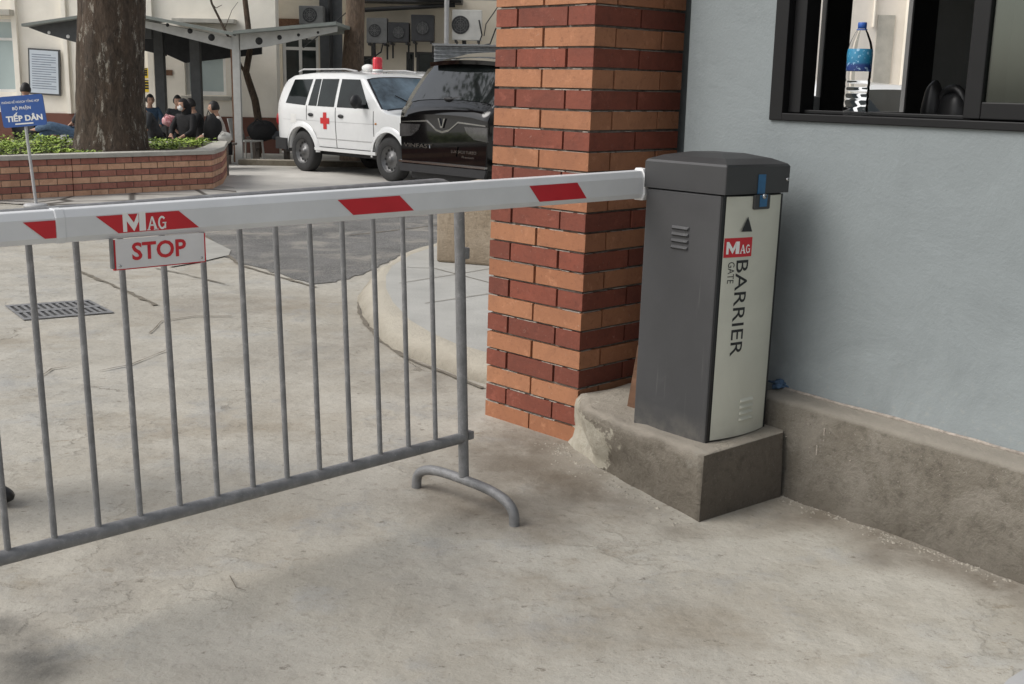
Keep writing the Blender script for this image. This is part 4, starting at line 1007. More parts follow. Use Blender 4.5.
amb=dict(L=4.76,hw=.935,belt=1.25,roof=1.86,tumble=.13,wr=.39,ar=.475,ax=(-1.38,1.36),sill=.43,endr=.13,crown=.03,
 top=[(-2.38,1.02),(-2.34,1.14),(-2.24,1.38),(-2.08,1.64),(-1.95,1.77),(-1.75,1.85),(-1.2,1.89),(-.2,1.895),(.38,1.86),(.52,1.81),(1.20,1.23),(1.32,1.19),(1.9,1.14),(2.22,1.05),(2.36,.92),(2.38,.85)])
AZ=R(-46); mid=(GG(303,173.6)+GG(389,179.3))/2; sideN=Vector((math.cos(AZ-PI/2),math.sin(AZ-PI/2),0))
SC=.93; aloc=Vector((mid.x,mid.y,gz(mid.y)))-sideN*(.935-.02)*SC-Vector((math.cos(AZ),math.sin(AZ),0))*.03*SC
am,S,tz,patch,tpatch=car('ambulance','white four wheel drive ambulance with red cross and red roof beacon parked in the yard',amb,aloc,AZ,SC,cat='ambulance')
patch([(-1.92,1.30),(-1.24,1.27),(-1.10,1.765),(-1.72,1.75)],'carglass')
patch([(-1.14,1.27),(-.86,1.265),(-.82,1.77),(-1.02,1.765)],'carglass'); patch([(-.83,1.265),(-.29,1.26),(-.25,1.775),(-.79,1.77)],'carglass')
patch([(-.20,1.26),(.80,1.255),(.40,1.77),(-.16,1.775)],'carglass')
for x in (-1.47,-.45,.62): pass
tpatch(.535,1.19,.955,.985,'cartrim','windscreen_surround',.003); tpatch(.56,1.17,.90,.95,'carglass_sky'); tpatch(-2.28,-2.04,.80,.80,'carglass','rear_window')
# door seams
for (x,z0_,z1_) in ((-.24,.50,1.25),(.93,.50,1.22),(-1.19,1.0,1.27)): patch([(x-.008,z0_),(x+.008,z0_),(x+.008,z1_),(x-.008,z1_)],'cartrim','door_seam',.003,1,10)
patch([(-.90,.50),(.93,.50),(.93,.512),(-.90,.512)],'cartrim','door_seam',.003,20,1)
patch([(-.9,.66),(.98,.66),(.98,.675),(-.9,.675)],'pipe','side_moulding',.006,20,1)
patch([(-.92,.44),(1.0,.44),(1.0,.50),(-.92,.50)],'carwhite','side_step',.055,20,1)
patch([(-.98,.52),(-.84,.50),(-.90,.76),(-1.0,.84)],'pipe','mud_patch',.004,3,3)
# fender flares
for a in amb['ax']:
    for sgn in (1,-1):
        mb=MB()
        def fl(u,v):
            th_=PI*(1.02*u-.01); r_=.475+v*.10; x=a+r_*math.cos(th_); z=max(.39+r_*math.sin(th_),.40); return (x,sgn*(S(x,z)+.035*(1-v)**.5+.003),z)
        mb.grid(fl,24,4); recalc(mb.build('wheel_arch','carwhite',am))
for x in (-1.04,-.06):
    for sgn in (1,-1):
        mb=MB(); blob(mb,(x,sgn*(S(x,1.10)+.012),1.10),(.085,.022,.035),amp=0,n=8); mb.build('door_handle','cartrim',am)
for sgn in (1,-1):
    mb=MB(); blob(mb,(.62,sgn*(S(.62,1.3)+.17),1.38),(.075,.12,.125),amp=.05,n=10); mb.box((.60,sgn*(S(.6,1.3)-.02),1.27),(.66,sgn*(S(.6,1.3)+.12),1.33)); mb.build('mirror','cartrim',am)
# red cross (both flanks)
for sgn in (1,-1):
    mb=MB(); cx,cz=-.58,1.00
    for (a0,a1,b0,b1) in ((-.055,.055,-.155,.155),(-.145,-.0551,-.055,.055),(.0551,.145,-.055,.055)):
        mb.grid(lambda u,v:(cx+a0+(a1-a0)*u,sgn*(S(cx+a0+(a1-a0)*u,cz+b0+(b1-b0)*v)+.006),cz+b0+(b1-b0)*v),2,4)
    recalc(mb.build('red_cross','redcross',am))
# bumpers
mb=MB()
for i in range(1): pass
mb.prism([(-2.44,-.80),(-2.44,.80),(-2.30,.93),(-1.86,.965),(-1.86,.90),(-2.2,.86),(-2.2,-.86),(-1.86,-.90),(-1.86,-.965),(-2.30,-.93)],.40,.62); mb.build('rear_bumper','cartrim',am,bevel=.03)
mb=MB(); mb.prism([(2.46,-.78),(2.46,.78),(2.30,.93),(1.93,.965),(1.93,.90),(2.2,.86),(2.2,-.86),(1.93,-.90),(1.93,-.965),(2.30,-.93)],.42,.72); mb.build('front_bumper','carwhite',am,bevel=.03)
mb=MB(); mb.box((2.37,-.45,.74),(2.40,.45,.93)); mb.build('grille','cartrim',am)
for sgn in (1,-1):
    mb=MB(); blob(mb,(2.30,sgn*.66,.86),(.10,.16,.09),amp=0,n=8); mb.build('headlight','chrome',am)
    mb=MB(); blob(mb,(-2.30,sgn*.83,.98),(.06,.06,.13),amp=0,n=8); mb.build('tail_light','redlens',am)
mb=MB(); blob(mb,(1.0,-(S(1.0,1.0)+.005),1.0),(.03,.012,.018),amp=0,n=6); mb.build('side_marker','orange',am)
for sgn in (1,-1):
    mb=MB(); mb.tube([(-1.75,sgn*.70,1.90),(-1.6,sgn*.705,1.945),(-.2,sgn*.71,1.955),(.15,sgn*.70,1.92)],.016,8); mb.build('roof_rail','pipe',am)
    patch([(-1.74,.93),(-1.55,.93),(-1.55,1.10),(-1.74,1.10)],'wframe','fuel_flap',.003,2,2,sides=(sgn,))
patch([(-2.0,.985),(.98,.985),(.98,.992),(-2.0,.992)],'pipe','body_crease',.002,30,1)
mb=MB(); mb.tube([Vector((1.16,.55,1.31)),Vector((.95,.20,1.50))],.010,6); mb.build('windscreen_wiper','cartrim',am)
mb=MB(); mb.tube([Vector((1.16,-.10,1.31)),Vector((.95,-.45,1.50))],.010,6); mb.build('windscreen_wiper','cartrim',am)
# roof beacon
mb=MB(); mb.lathe([(.10,1.93),(.10,1.97),(.0001,1.97)],24,1,M4=Matrix.Translation((-.16,0,0))); bk=mb.build('beacon_base',['c_white','wframe'],am)
mb=MB(); mb.lathe([(.095,1.972),(.095,2.16),(.078,2.19),(.0001,2.195)],24,M4=Matrix.Translation((-.16,0,0))); mb.build('beacon','beacon',am)
mb=MB(); blob(mb,(-.46,.0,1.99),(.16,.09,.075),amp=.05,n=10); mb.build('horn_speaker','wframe',am)
# second pale car behind (only its roof shows)
van=dict(L=4.5,hw=.90,belt=1.15,roof=1.74,tumble=.14,wr=.34,ar=.41,ax=(-1.3,1.3),sill=.36,endr=.13,crown=.03,top=[(-2.25,.95),(-2.2,1.05),(-1.95,1.62),(-1.7,1.70),(-.4,1.76),(.35,1.71),(1.1,1.12),(1.9,.98),(2.2,.82),(2.25,.72)])
vY=24.0; vp=P(432,120,vY)
cv,S2,tz2,p2,t2=car('parked_car','pale parked car whose roof shows between ambulance and black car',van,(vp.x,vY,gz(vY)),R(-46),1.03)
p2([(-1.75,1.2),(-.4,1.18),(-.4,1.60),(-1.6,1.58)],'carglass'); p2([(-.32,1.18),(.85,1.17),(.35,1.6),(-.32,1.6)],'carglass'); t2(.42,1.05,.9,.95,'carglass_sky')
# ---- black SUV
suv=dict(L=4.9,hw=.965,belt=1.16,roof=1.90,tumble=.19,wr=.38,ar=.44,ax=(-1.42,1.48),sill=.34,endr=.14,crown=.045,
 top=[(-2.45,1.06),(-2.42,1.14),(-2.33,1.22),(-1.98,1.70),(-1.90,1.78),(-1.6,1.85),(-.5,1.90),(.35,1.83),(1.15,1.20),(2.0,1.03),(2.35,.88),(2.45,.72)])
sY_=15.9; sp0=P(442,175,sY_)
SA=R(45); sloc=Vector((sp0.x,sY_,gz(sY_)))+Vector((math.cos(SA),math.sin(SA),0))*2.45*1.08
sv,S,tz,patch,tpatch=car('black_suv','glossy black SUV seen from behind with wing badge on its tailgate beside the pillar',suv,sloc,SA,1.08,'carblack')
tpatch(-2.31,-1.96,.88,.86,'suvglass','rear_window')
patch([(-1.92,1.24),(-1.35,1.22),(-1.30,1.72),(-1.68,1.70)],'carglass'); patch([(-1.27,1.22),(-.3,1.21),(-.3,1.75),(-1.22,1.72)],'carglass'); patch([(-.2,1.21),(.85,1.20),(.35,1.72),(-.2,1.75)],'carglass')
tpatch(.42,1.10,.9,.95,'carglass')
mb=MB()
def spo(u,v):
    y=(2*v-1)*.70; x=-2.12+.34*u+.06*(y/.7)**2; return (x,y,1.785+.055*u-.03*(y/.7)**2)
mb.grid(spo,4,12); mb.grid(lambda u,v:(spo(0,v)[0]+.02*u,spo(0,v)[1],spo(0,v)[2]-.05*u),2,12); mb.build('spoiler','carblack',sv)
xr=-2.456
def rear(poly,material,name,e=0): 
    mb=MB(); n_=len(poly); mb.add([(xr-.002-e,y,z) for y,z in poly]+[(xr+.02,y,z) for y,z in poly],[tuple(range(n_))]+[(i,(i+1)%n_,n_+(i+1)%n_,n_+i) for i in range(n_)]); return recalc(mb.build(name,material,sv))
# note: looking at the rear, picture-left is +y (car left side)
rear([(.80,1.00),(.30,1.03),(.14,.93),(.0,.90),(-.14,.93),(-.30,1.03),(-.80,1.00),(-.80,.985),(-.30,1.01),(-.12,.90),(0,.875),(.12,.90),(.30,1.01),(.80,.985)],'chrome','wing_trim')
for sgn in (1,-1):
    rear([(sgn*.83,.97),(sgn*.42,.97),(sgn*.46,.90),(sgn*.60,.82),(sgn*.83,.80)],'taillight','tail_light',.004)
    patch([(-2.40,.82),(-2.12,.88),(-2.10,.95),(-2.40,.98)],'taillight','tail_light',.006,6,3,sides=(sgn,))
    rear([(sgn*.80,.42),(sgn*.60,.42),(sgn*.60,.46),(sgn*.80,.46)],'redlens','reflector',.004)
for sgn in (1,-1): rear([(sgn*.012,.965),(sgn*.045,1.06),(sgn*.068,1.06),(sgn*.022,.94),(0,.94),(0,.965)],'chrome','badge_wing',.012)
rear([(.82,.50),(-.82,.50),(-.82,.475),(.82,.475)],'chrome','bumper_strip',.03)
rear([(.84,.46),(-.84,.46),(-.80,.36),(.80,.36)],'cartrim','bumper_insert',.02)
rear([(.30,.72),(-.30,.72),(-.27,.60),(.27,.60)],'carblack','plate_recess',.004)
def rtx(t_,y,z,w,h,off=.01):
    Mt=Matrix.Translation((xr-.012,y,z))@Matrix.Rotation(R(-90),4,'Z')@Matrix.Rotation(R(90),4,'X'); text(t_,w,h,'chrome',sv,Mt,off)
rtx('VINFAST',.46,.70,.56,.050,.006); rtx('LUX SA2.0 TURBO',-.42,.66,.46,.036,.0); rtx('Premium',-.50,.60,.22,.030,.0)
mb=MB(); mb.tube([Vector((-2.30,.10,1.30)),Vector((-2.31,.0,1.30)),Vector((-2.22,-.42,1.37))],.014,8); blob(mb,(-2.30,.05,1.30),(.04,.09,.03),amp=0,n=8); mb.build('wiper','cartrim',sv)
# ------------------------------------------------------------------ BACKGROUND BUILDINGS
BY=26.0
def px(x,Y=BY,y=82): return P(x,y,Y).x
def pz(x,y,Y=BY): return P(x,y,Y).z
bd=thing('cream_building','cream painted building with brown red plinth behind the bus style shelter','building',(0,BY,gz(BY)))
g0=-gz(BY)
ops=[(px(-22),px(14),pz(0,91)+g0,pz(0,20)+g0+.0),(px(185),px(226),pz(205,95)+g0,pz(205,50)+g0)]
ops[0]=(px(-22),px(15.5),pz(8,92)+g0,pz(8,19)+g0)
x0b=px(-260); x1b=px(277)
mb=MB(); wall(mb,x0b,x1b,0,8.0,0,.35,ops); mb.build('wall','cream',bd)
mb=MB(); pzt=pz(265,117.5)+g0
mb.box((x0b,-.03,0),(x1b+.02,-.002,pzt)); mb.build('plinth','redband',bd)
def window(parent,x0,x1,z0,z1,y,glassm,frame='wframe',mull=(),fw_=.06,trans=()):
    mb=MB(); mb.box((x0,y,z0),(x0+fw_,y+.07,z1)); mb.box((x1-fw_,y,z0),(x1,y+.07,z1)); mb.box((x0+fw_,y,z0),(x1-fw_,y+.07,z0+fw_)); mb.box((x0+fw_,y,z1-fw_),(x1-fw_,y+.07,z1))
    for m_ in mull: mb.box((m_-fw_/2,y-.001,z0+fw_),(m_+fw_/2,y+.068,z1-fw_))
    for m_ in trans: mb.box((x0+fw_,y-.002,m_-fw_/2),(x1-fw_,y+.066,m_+fw_/2))
    o=mb.build('window',frame,parent)
    mb=MB(); mb.box((x0+fw_*.9,y+.03,z0+fw_*.9),(x1-fw_*.9,y+.04,z1-fw_*.9)); mb.build('pane',glassm,o); return o
window(bd,ops[0][0],ops[0][1],ops[0][2],ops[0][3],.12,'glass_pale',trans=(pz(8,39)+g0,))
window(bd,ops[1][0],ops[1][1],ops[1][2],ops[1][3],.10,'glass_pale',mull=(px(196.5),),fw_=.08)
mb=MB(); mb.box((px(-26),-.32,pz(8,16)+g0),(px(20.5),-.002,pz(8,10)+g0)); mb.build('awning_ledge','cap',bd,bevel=.01)
mb=MB(); mb.box((px(178),-.30,pz(200,23.5)+g0),(px(239),-.002,pz(200,19)+g0)); mb.build('awning_ledge','cap',bd,bevel=.01)
mb=MB(); mb.box((px(182),-.15,pz(205,100)+g0),(px(232),-.002,pz(205,96)+g0)); mb.build('sill','cap',bd,bevel=.01)
# pilasters
mb=MB()
for a,b in ((17.5,22),(67,71),(150,156)): mb.box((px(a),-.10,pzt),(px(b),-.002,8.0))
mb.build('pilaster','cream',bd)
mb=MB(); mb.box((px(74),-.04,pz(90,101)+g0),(px(100),-.003,pz(90,-10)+g0)); mb.build('panel','cream',bd)
# notice board
nb_=P(44,72,BY-.1); nbd=thing('notice_board','white framed notice board full of grey text lines on the cream wall','notice board',(nb_.x,BY-.06,nb_.z))
wN=px(60)-px(28.7); hN=pz(45,48.5)-pz(45,94.5)
mb=MB(); mb.box((-wN/2,-.03,-hN/2),(wN/2,.03,hN/2)); mb.build('frame','postdark',nbd,bevel=.004)
mb=MB(); mb.box((-wN/2+.035,-.036,-hN/2+.035),(wN/2-.035,-.031,hN/2-.035)); mb.build('sheet','notice',nbd)
mb=MB()
for i in range(15):
    z=hN*.36-i*hN*.052; w_=wN*.76*(1 if i%4 else .8); mb.box((-wN*.38,-.038,z),(-wN*.38+w_,-.0362,z+.018))
mb.build('text_lines','ink',nbd)
nbd.rotation_euler=(0,R(2.5),0)
# yellow notices
for i,(x0,y0,x1,y1) in enumerate(((143.5,68,149,78),(144,80,150.5,92))):
    mb=MB(); w_=px(x1)-px(x0); h_=pz(147,y0)-pz(147,y1); mb.box((-w_/2,-.01,-h_/2),(w_/2,.0,h_/2))
    t_=thing('notice_sign','%s yellow warning notice with dark print left of the first shelter post'%('upper' if i==0 else 'lower'),'notice',((px(x0)+px(x1))/2,BY-.004,(pz(147,y0)+pz(147,y1))/2)); mb.build('plate','yellow',t_)
    mb=MB(); 
    for k_ in range(3): mb.box((-w_*.35,-.013,h_*.25-k_*h_*.22-.02),(w_*.3,-.0102,h_*.25-k_*h_*.22+.02))
    mb.box((-w_*.5,-.014,h_*.42),(w_*.3,-.0104,h_*.5)); mb.build('print','black',t_)
mb=MB(); mb.box((px(165.5),-.02,pz(169,75.5)),(px(173),0,pz(169,70))); tag(mb.build('name_plate','rust',loc=(0,BY-.002,0)),'small brown name plate on the wall between the dark shelter posts','sign')
# window wall (recessed) with dark window and a dark panel for the shaded gap
B2=27.2; d2=-gz(B2)
b2=thing('rear_wing','stained cream rear wing with white framed dark window behind the ambulance','building',(0,B2,gz(B2)))
Z=lambda x,y:pz(x,y,B2)+d2
wa0,wa1=px(283,B2),px(319,B2)
ops=[(wa0,wa1,Z(300,99),Z(300,36))]
mb=MB(); wall(mb,px(270,B2),px(338,B2),0,8,0,.3,ops); mb.build('wall','cream2',b2)
window(b2,wa0,wa1,Z(300,99),Z(300,36),.06,'glass_dark',mull=(px(300.5,B2),),fw_=.07,trans=(Z(300,48.5),))
mb=MB(); mb.box((px(277,B2),-.12,Z(300,103)),(px(324,B2),-.003,Z(300,99.5))); mb.build('sill','cap',b2)
mb=MB(); mb.box((px(273,B2),-.03,0),(px(338,B2),-.002,Z(300,117))); mb.build('plinth','redband',b2)
mb=MB(); mb.box((px(270,B2),-.05,Z(300,28)),(px(324,B2),-.003,Z(300,19))); mb.build('stained_band','rust',b2)
# narrow gap, its shade put in as a dark panel
mb=MB(); mb.box((px(323,B2),-.35,0),(px(345,B2),-.305,9)); mb.build('gap_shade_panel','postdark',b2)
B3=28.0; d3=-gz(B3); Z3=lambda x,y:pz(x,y,B3)+d3
b3=thing('service_building','cream service building wall crowded with air conditioners above the parked cars','building',(0,B3,gz(B3)))
o3=[(px(406,B3),px(414,B3),Z3(410,82),Z3(410,52)),(px(416,B3),px(438,B3),Z3(430,82),Z3(430,52)),(px(362,B3),px(372,B3),Z3(365,70),Z3(365,56))]
mb=MB(); wall(mb,px(338,B3),px(760,B3),0,8,0,.3,o3); mb.build('wall','cream2',b3)
for q in o3: window(b3,*q,.08,'glass_dark','postdark',fw_=.05)
mb=MB(); mb.box((px(352,B3),-.8,Z3(400,4)),(px(462,B3),-.003,Z3(400,-2))); mb.build('balcony_slab','acd',b3)
mb=MB(); mb.box((px(418,B3),-1.2,Z3(440,2)),(px(520,B3),-.8,Z3(440,-4))); mb.build('gutter','pipe',b3)
# brown panel, downpipe
mb=MB(); mb.box((px(448,B3),-.05,Z3(450,70)),(px(455,B3),-.003,Z3(450,0))); mb.build('pilaster','cream2',b3)
dp=P(446.5,40,B3-1.3); mb=MB(); mb.tube([(dp.x,B3-1.3,-.1),(dp.x,B3-1.3,pz(446,-10,B3-1.3))],.055,10); tag(mb.build('downpipe','pipe'),'pale grey downpipe post rising behind the black car','pipe')
# ---- AC units
def ac(label,x0,y0,x1,y1,Y,case,side=.3,fan=.42):
    a=P(x0,y1,Y); b=P(x1,y0,Y); w=b.x-a.x; h=b.z-a.z
    t_=thing('air_conditioner',label,'air conditioner',(a.x,Y,a.z),0,'air conditioner outdoor units on the walls')
    mb=MB(); mb.box((0,0,0),(w,.34,h)); mb.build('casing',case,t_,bevel=.015)
    r_=min(w*.30,h*.40); cx=w*fan
    mb=MB(); mb.lathe([(r_,.0),(r_,.012),(r_*.93,.014)],28,M4=Matrix.Translation((cx,-.001,h*.5))@Matrix.Rotation(R(90),4,'X')); mb.lathe([(r_*.93,.003),(.0001,.003)],28,M4=Matrix.Translation((cx,-.001,h*.5))@Matrix.Rotation(R(90),4,'X')); f_=mb.build('fan_recess','acd',t_)
    mb=MB()
    for q in (.25,.5,.75): mb.lathe([(r_*q-.004,.010),(r_*q+.004,.010)],24,M4=Matrix.Translation((cx,-.001,h*.5))@Matrix.Rotation(R(90),4,'X'))
    for k_ in range(8):
        an=k_*PI/4; d=Vector((math.cos(an),0,math.sin(an))); e=Vector((-math.sin(an),0,math.cos(an)))*.004; q0=Vector((cx,-.012,h*.5)); mb.add([q0-e,q0+d*r_*.95-e,q0+d*r_*.95+e,q0+e],[(0,1,2,3)])
    mb.build('fan_guard','acg',f_)
    mb=MB(); 
    for sx in (.12,.88): mb.box((w*sx-.02,-.03,-.05),(w*sx+.02,.8,-.002)); mb.box((w*sx-.018,.55,-.35),(w*sx+.018,.6,-.051))
    mb.build('bracket','acd',t_)
    return t_
ac('old air conditioner with weathered casing above the shelter tip',299,6,323,24,B2-.75,'acg',fan=.45)
ac('weathered grey air conditioner nearest the slim tree',366.5,18,387,43,B3-.8,'acg',fan=.4)
ac('low brown grey air conditioner second from the slim tree',387.8,22.5,409,42,B3-.8,'acd',fan=.5)
ac('large dark air conditioner left of the downpipe',411,15,434,41,B3-.8,'acd',fan=.5)
ac('clean white air conditioner mounted high beside the pillar',452,10,482,40,B3-1.2,'ac',fan=.28)
# cables
def cable(label,pts,Y,r_=.018,name='cable',material='cable'):
    q=[P(a,b,Y) for a,b in pts]; mb=MB(); mb.tube(q,r_,6); return tag(mb.build(name,material),label,'cable')
cable('black cable drooping under the grey air conditioners',[(383,43),(381,52),(372,58),(362,62),(358,60)],B3-.9)
cable('black pipes hanging below the grey air conditioners',[(374,43),(375,70),(377,90)],B3-.85,.04)
cable('black cable beside the white air conditioner',[(479,20),(482,35),(478,46),(490,44),(496,28)],B3-1.3)
cable('thin black cable looping over the wall right of the white air conditioner',[(484,36),(486,24),(497,8),(500,0)],B3-1.3,.012)
cable('dark vertical pipe at the wall corner beside the slim tree',[(330,-10),(331,40),(331,90)],B2-.45,.05)
cable('long dark rail running above the grey air conditioners',[(363,10),(400,8),(455,5)],B3-.9,.05)
cable('thin stay cable from the shelter tip to the wall corner',[(303,48),(322,33),(347,12)],B2-.9,.012)
cable('bunch of dark pipes under the white air conditioner',[(464,40),(465,52),(467,60)],B3-1.1,.05)
# corrugated metal stack
cY=21.0; ca=P(434,73,cY); cb=P(540,48,cY); cs_=thing('corrugated_awning','silver corrugated metal awning with bright front edge behind the black car','awning',(ca.x,cY,ca.z))
w_=cb.x-ca.x; h_=cb.z-ca.z
mb=MB(); 
mb.grid(lambda u,v:(u*w_,.03*math.sin(v*2*PI*7),v*h_*1.0),2,84); recalc(mb.build('sheet','corr',cs_))
mb=MB(); mb.box((-.03,-.12,h_+.001),(w_,.5,h_+.035)); mb.build('edge_trim','chrome',cs_,bevel=.008)
mb=MB(); mb.tube([(.1,.1,-ca.z-.1),(.1,.1,0)],.04,8); mb.tube([(w_-.1,.1,-ca.z-.1),(w_-.1,.1,0)],.04,8); mb.build('leg','pipe',cs_)
# ------------------------------------------------------------------ SHELTER
SY=22.5; SD=3.0
shl=thing('waiting_shelter','open steel waiting shelter with gabled grey roof and round holes in its beams','shelter',(0,SY,gz(SY)))
gs=-gz(SY)
q=lambda x,y:(P(x,y,SY).x,P(x,y,SY).z+gs)
def beam(pts,y0,y1,material,name,holes=(),hm='black'):
    mb=MB(); n_=len(pts); vs=[(a,y0,b) for a,b in pts]+[(a,y1,b) for a,b in pts]; mb.add(vs,[tuple(range(n_)),tuple(range(n_,2*n_))[::-1]]+[(i,n_+i,n_+(i+1)%n_,(i+1)%n_) for i in range(n_)])
    o=recalc(mb.build(name,material,shl))
    for (hx,hy,r_) in holes:
        cx,cz=q(hx,hy); mb=MB(); mb.lathe([(r_,0),(r_*.85,.006),(.0001,.006)],16,M4=Matrix.Translation((cx,y0-.001,cz))@Matrix.Rotation(R(90),4,'X')); mb.build('beam_hole',hm,o)
    return o
beam([q(120,16),q(232,37.5),q(232,49.5),q(142,27),q(120,22)],0,.06,'beamgrey','beam',((167.5,25,.035),(190,31,.05),(211.5,37.5,.065)))
beam([q(28.5,27.5),q(78,19),q(120,15),q(120,30),q(78,43),q(46,34)],0,.06,'postdark','beam',((49,32.5,.03),(68,36.5,.035)),'wframe')
beam([q(240,34),q(337,26.5),q(337,31.5),q(270,46),q(240,50)],0,.06,'beamgrey','beam',((259,41,.07),(279.5,37.5,.045),(298.5,35.0,.03),(318,32.5,.025)))
def roofslab(a,b,y0,y1,t_,material,name='roof'):
    beam([q(*a),q(*b),(q(*b)[0],q(*b)[1]+t_),(q(*a)[0],q(*a)[1]+t_)],y0,y1,material,name)
roofslab((27,27),(120,13.5),-.25,SD,.05,'roofgreen'); roofslab((120,13.5),(236,36),-.25,SD,.055,'roofgreen'); roofslab((236,34.5),(338,25.5),-.25,SD,.06,'roofgreen')
# underside infill + far beam
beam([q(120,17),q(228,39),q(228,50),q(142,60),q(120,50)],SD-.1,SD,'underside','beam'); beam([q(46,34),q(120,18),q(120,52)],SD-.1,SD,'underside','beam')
beam([q(242,38),(q(300,36)[0],q(300,36)[1]),q(300,40),q(242,60)],SD-.1,SD,'underside','beam') if False else None
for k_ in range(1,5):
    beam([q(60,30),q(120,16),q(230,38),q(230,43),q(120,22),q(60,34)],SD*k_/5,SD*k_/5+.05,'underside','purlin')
def post(x0,x1,ytop,Y,material):
    a=P(x0,100,Y); b=P(x1,100,Y); zt_=P(x0,ytop,Y).z; mb=MB(); mb.box((a.x,Y-SY,0),(b.x,Y-SY+(b.x-a.x)*.9,zt_+gs)); mb.box((a.x-.08,Y-SY-.08,-.02),(b.x+.08,Y-SY+(b.x-a.x)+.06,.03)); mb.build('post',material,shl)
post(233.5,240.5,33,SY+.0,'beamgrey'); post(156,165,30,SY+2.2,'postdark'); post(191.5,201,34,SY+1.2,'postdark'); 
mb=MB(); a=P(232,100,SY+.05); mb.box((a.x,.05,0),(a.x+.03,.16,P(232,36,SY).z+gs)); mb.build('post_flange','rust',shl)
mb=MB(); a=P(146,33,SY+.6); mb.box((a.x-.12,.6,a.z+gs-.1),(a.x+.1,.75,a.z+gs+.1)); mb.build('speaker_box','postdark',shl)
# ------------------------------------------------------------------ slim trees
tY=25.0; t0=P(362,75,tY)
def slim(name,label,pts,Y,rs,material,cat='tree',twigs=(),crown=True):
    q_=[P(a,b,Y) for a,b in pts]; base=Vector((q_[0].x,Y,gz(Y))); t_=thing(name,label,cat,base)
    loc_=[p-base for p in q_]; loc_[0].z=-.1
    # smooth by subdividing
    mb=MB(); mb.tube(dens(loc_,4),.1,12,rs=[rs[0]+(rs[1]-rs[0])*i/(len(dens(loc_,4))-1) for i in range(len(dens(loc_,4)))]); mb.build('trunk',material,t_)
    for tw,r0_,r1_ in twigs:
        l_=dens([P(a,b,Y)-base for a,b in tw],3); mb=MB(); mb.tube(l_,.03,8,rs=[r0_+(r1_-r0_)*i/(len(l_)-1) for i in range(len(l_))]); mb.build('branch',material,t_)
    if crown:
        e=loc_[-1]; mb=MB(); leaves(mb,[e+Vector((0,0,1.5)),e+Vector((.8,0,2.2)),e+Vector((-.9,.2,2.4)),e+Vector((0,.3,3.2))],.7,900,.10,random.Random(len(label))); mb.build('crown','leafd',t_)
    return t_
slim('yard_tree','slim straight brown tree trunk rising behind the ambulance roof',[(352,150),(353,110),(352.5,75),(354,40),(355.5,10),(356,-60)],24.3,(.27,.17),'bark2')
slim('bare_tree','thin twisting bare tree growing behind the pale shelter post',[(257,150),(258,118),(255,100),(249,82),(246,72),(250,50),(248,25),(245,0),(242,-50)],24.6,(.085,.05),'bark3',
     twigs=(([(246,74),(241,66),(234,48),(222,24),(212,4),(205,-20)],.035,.02),([(212,4),(216,8),(222,5)],.01,.005),([(225,28),(232,10),(238,2)],.008,.004)))
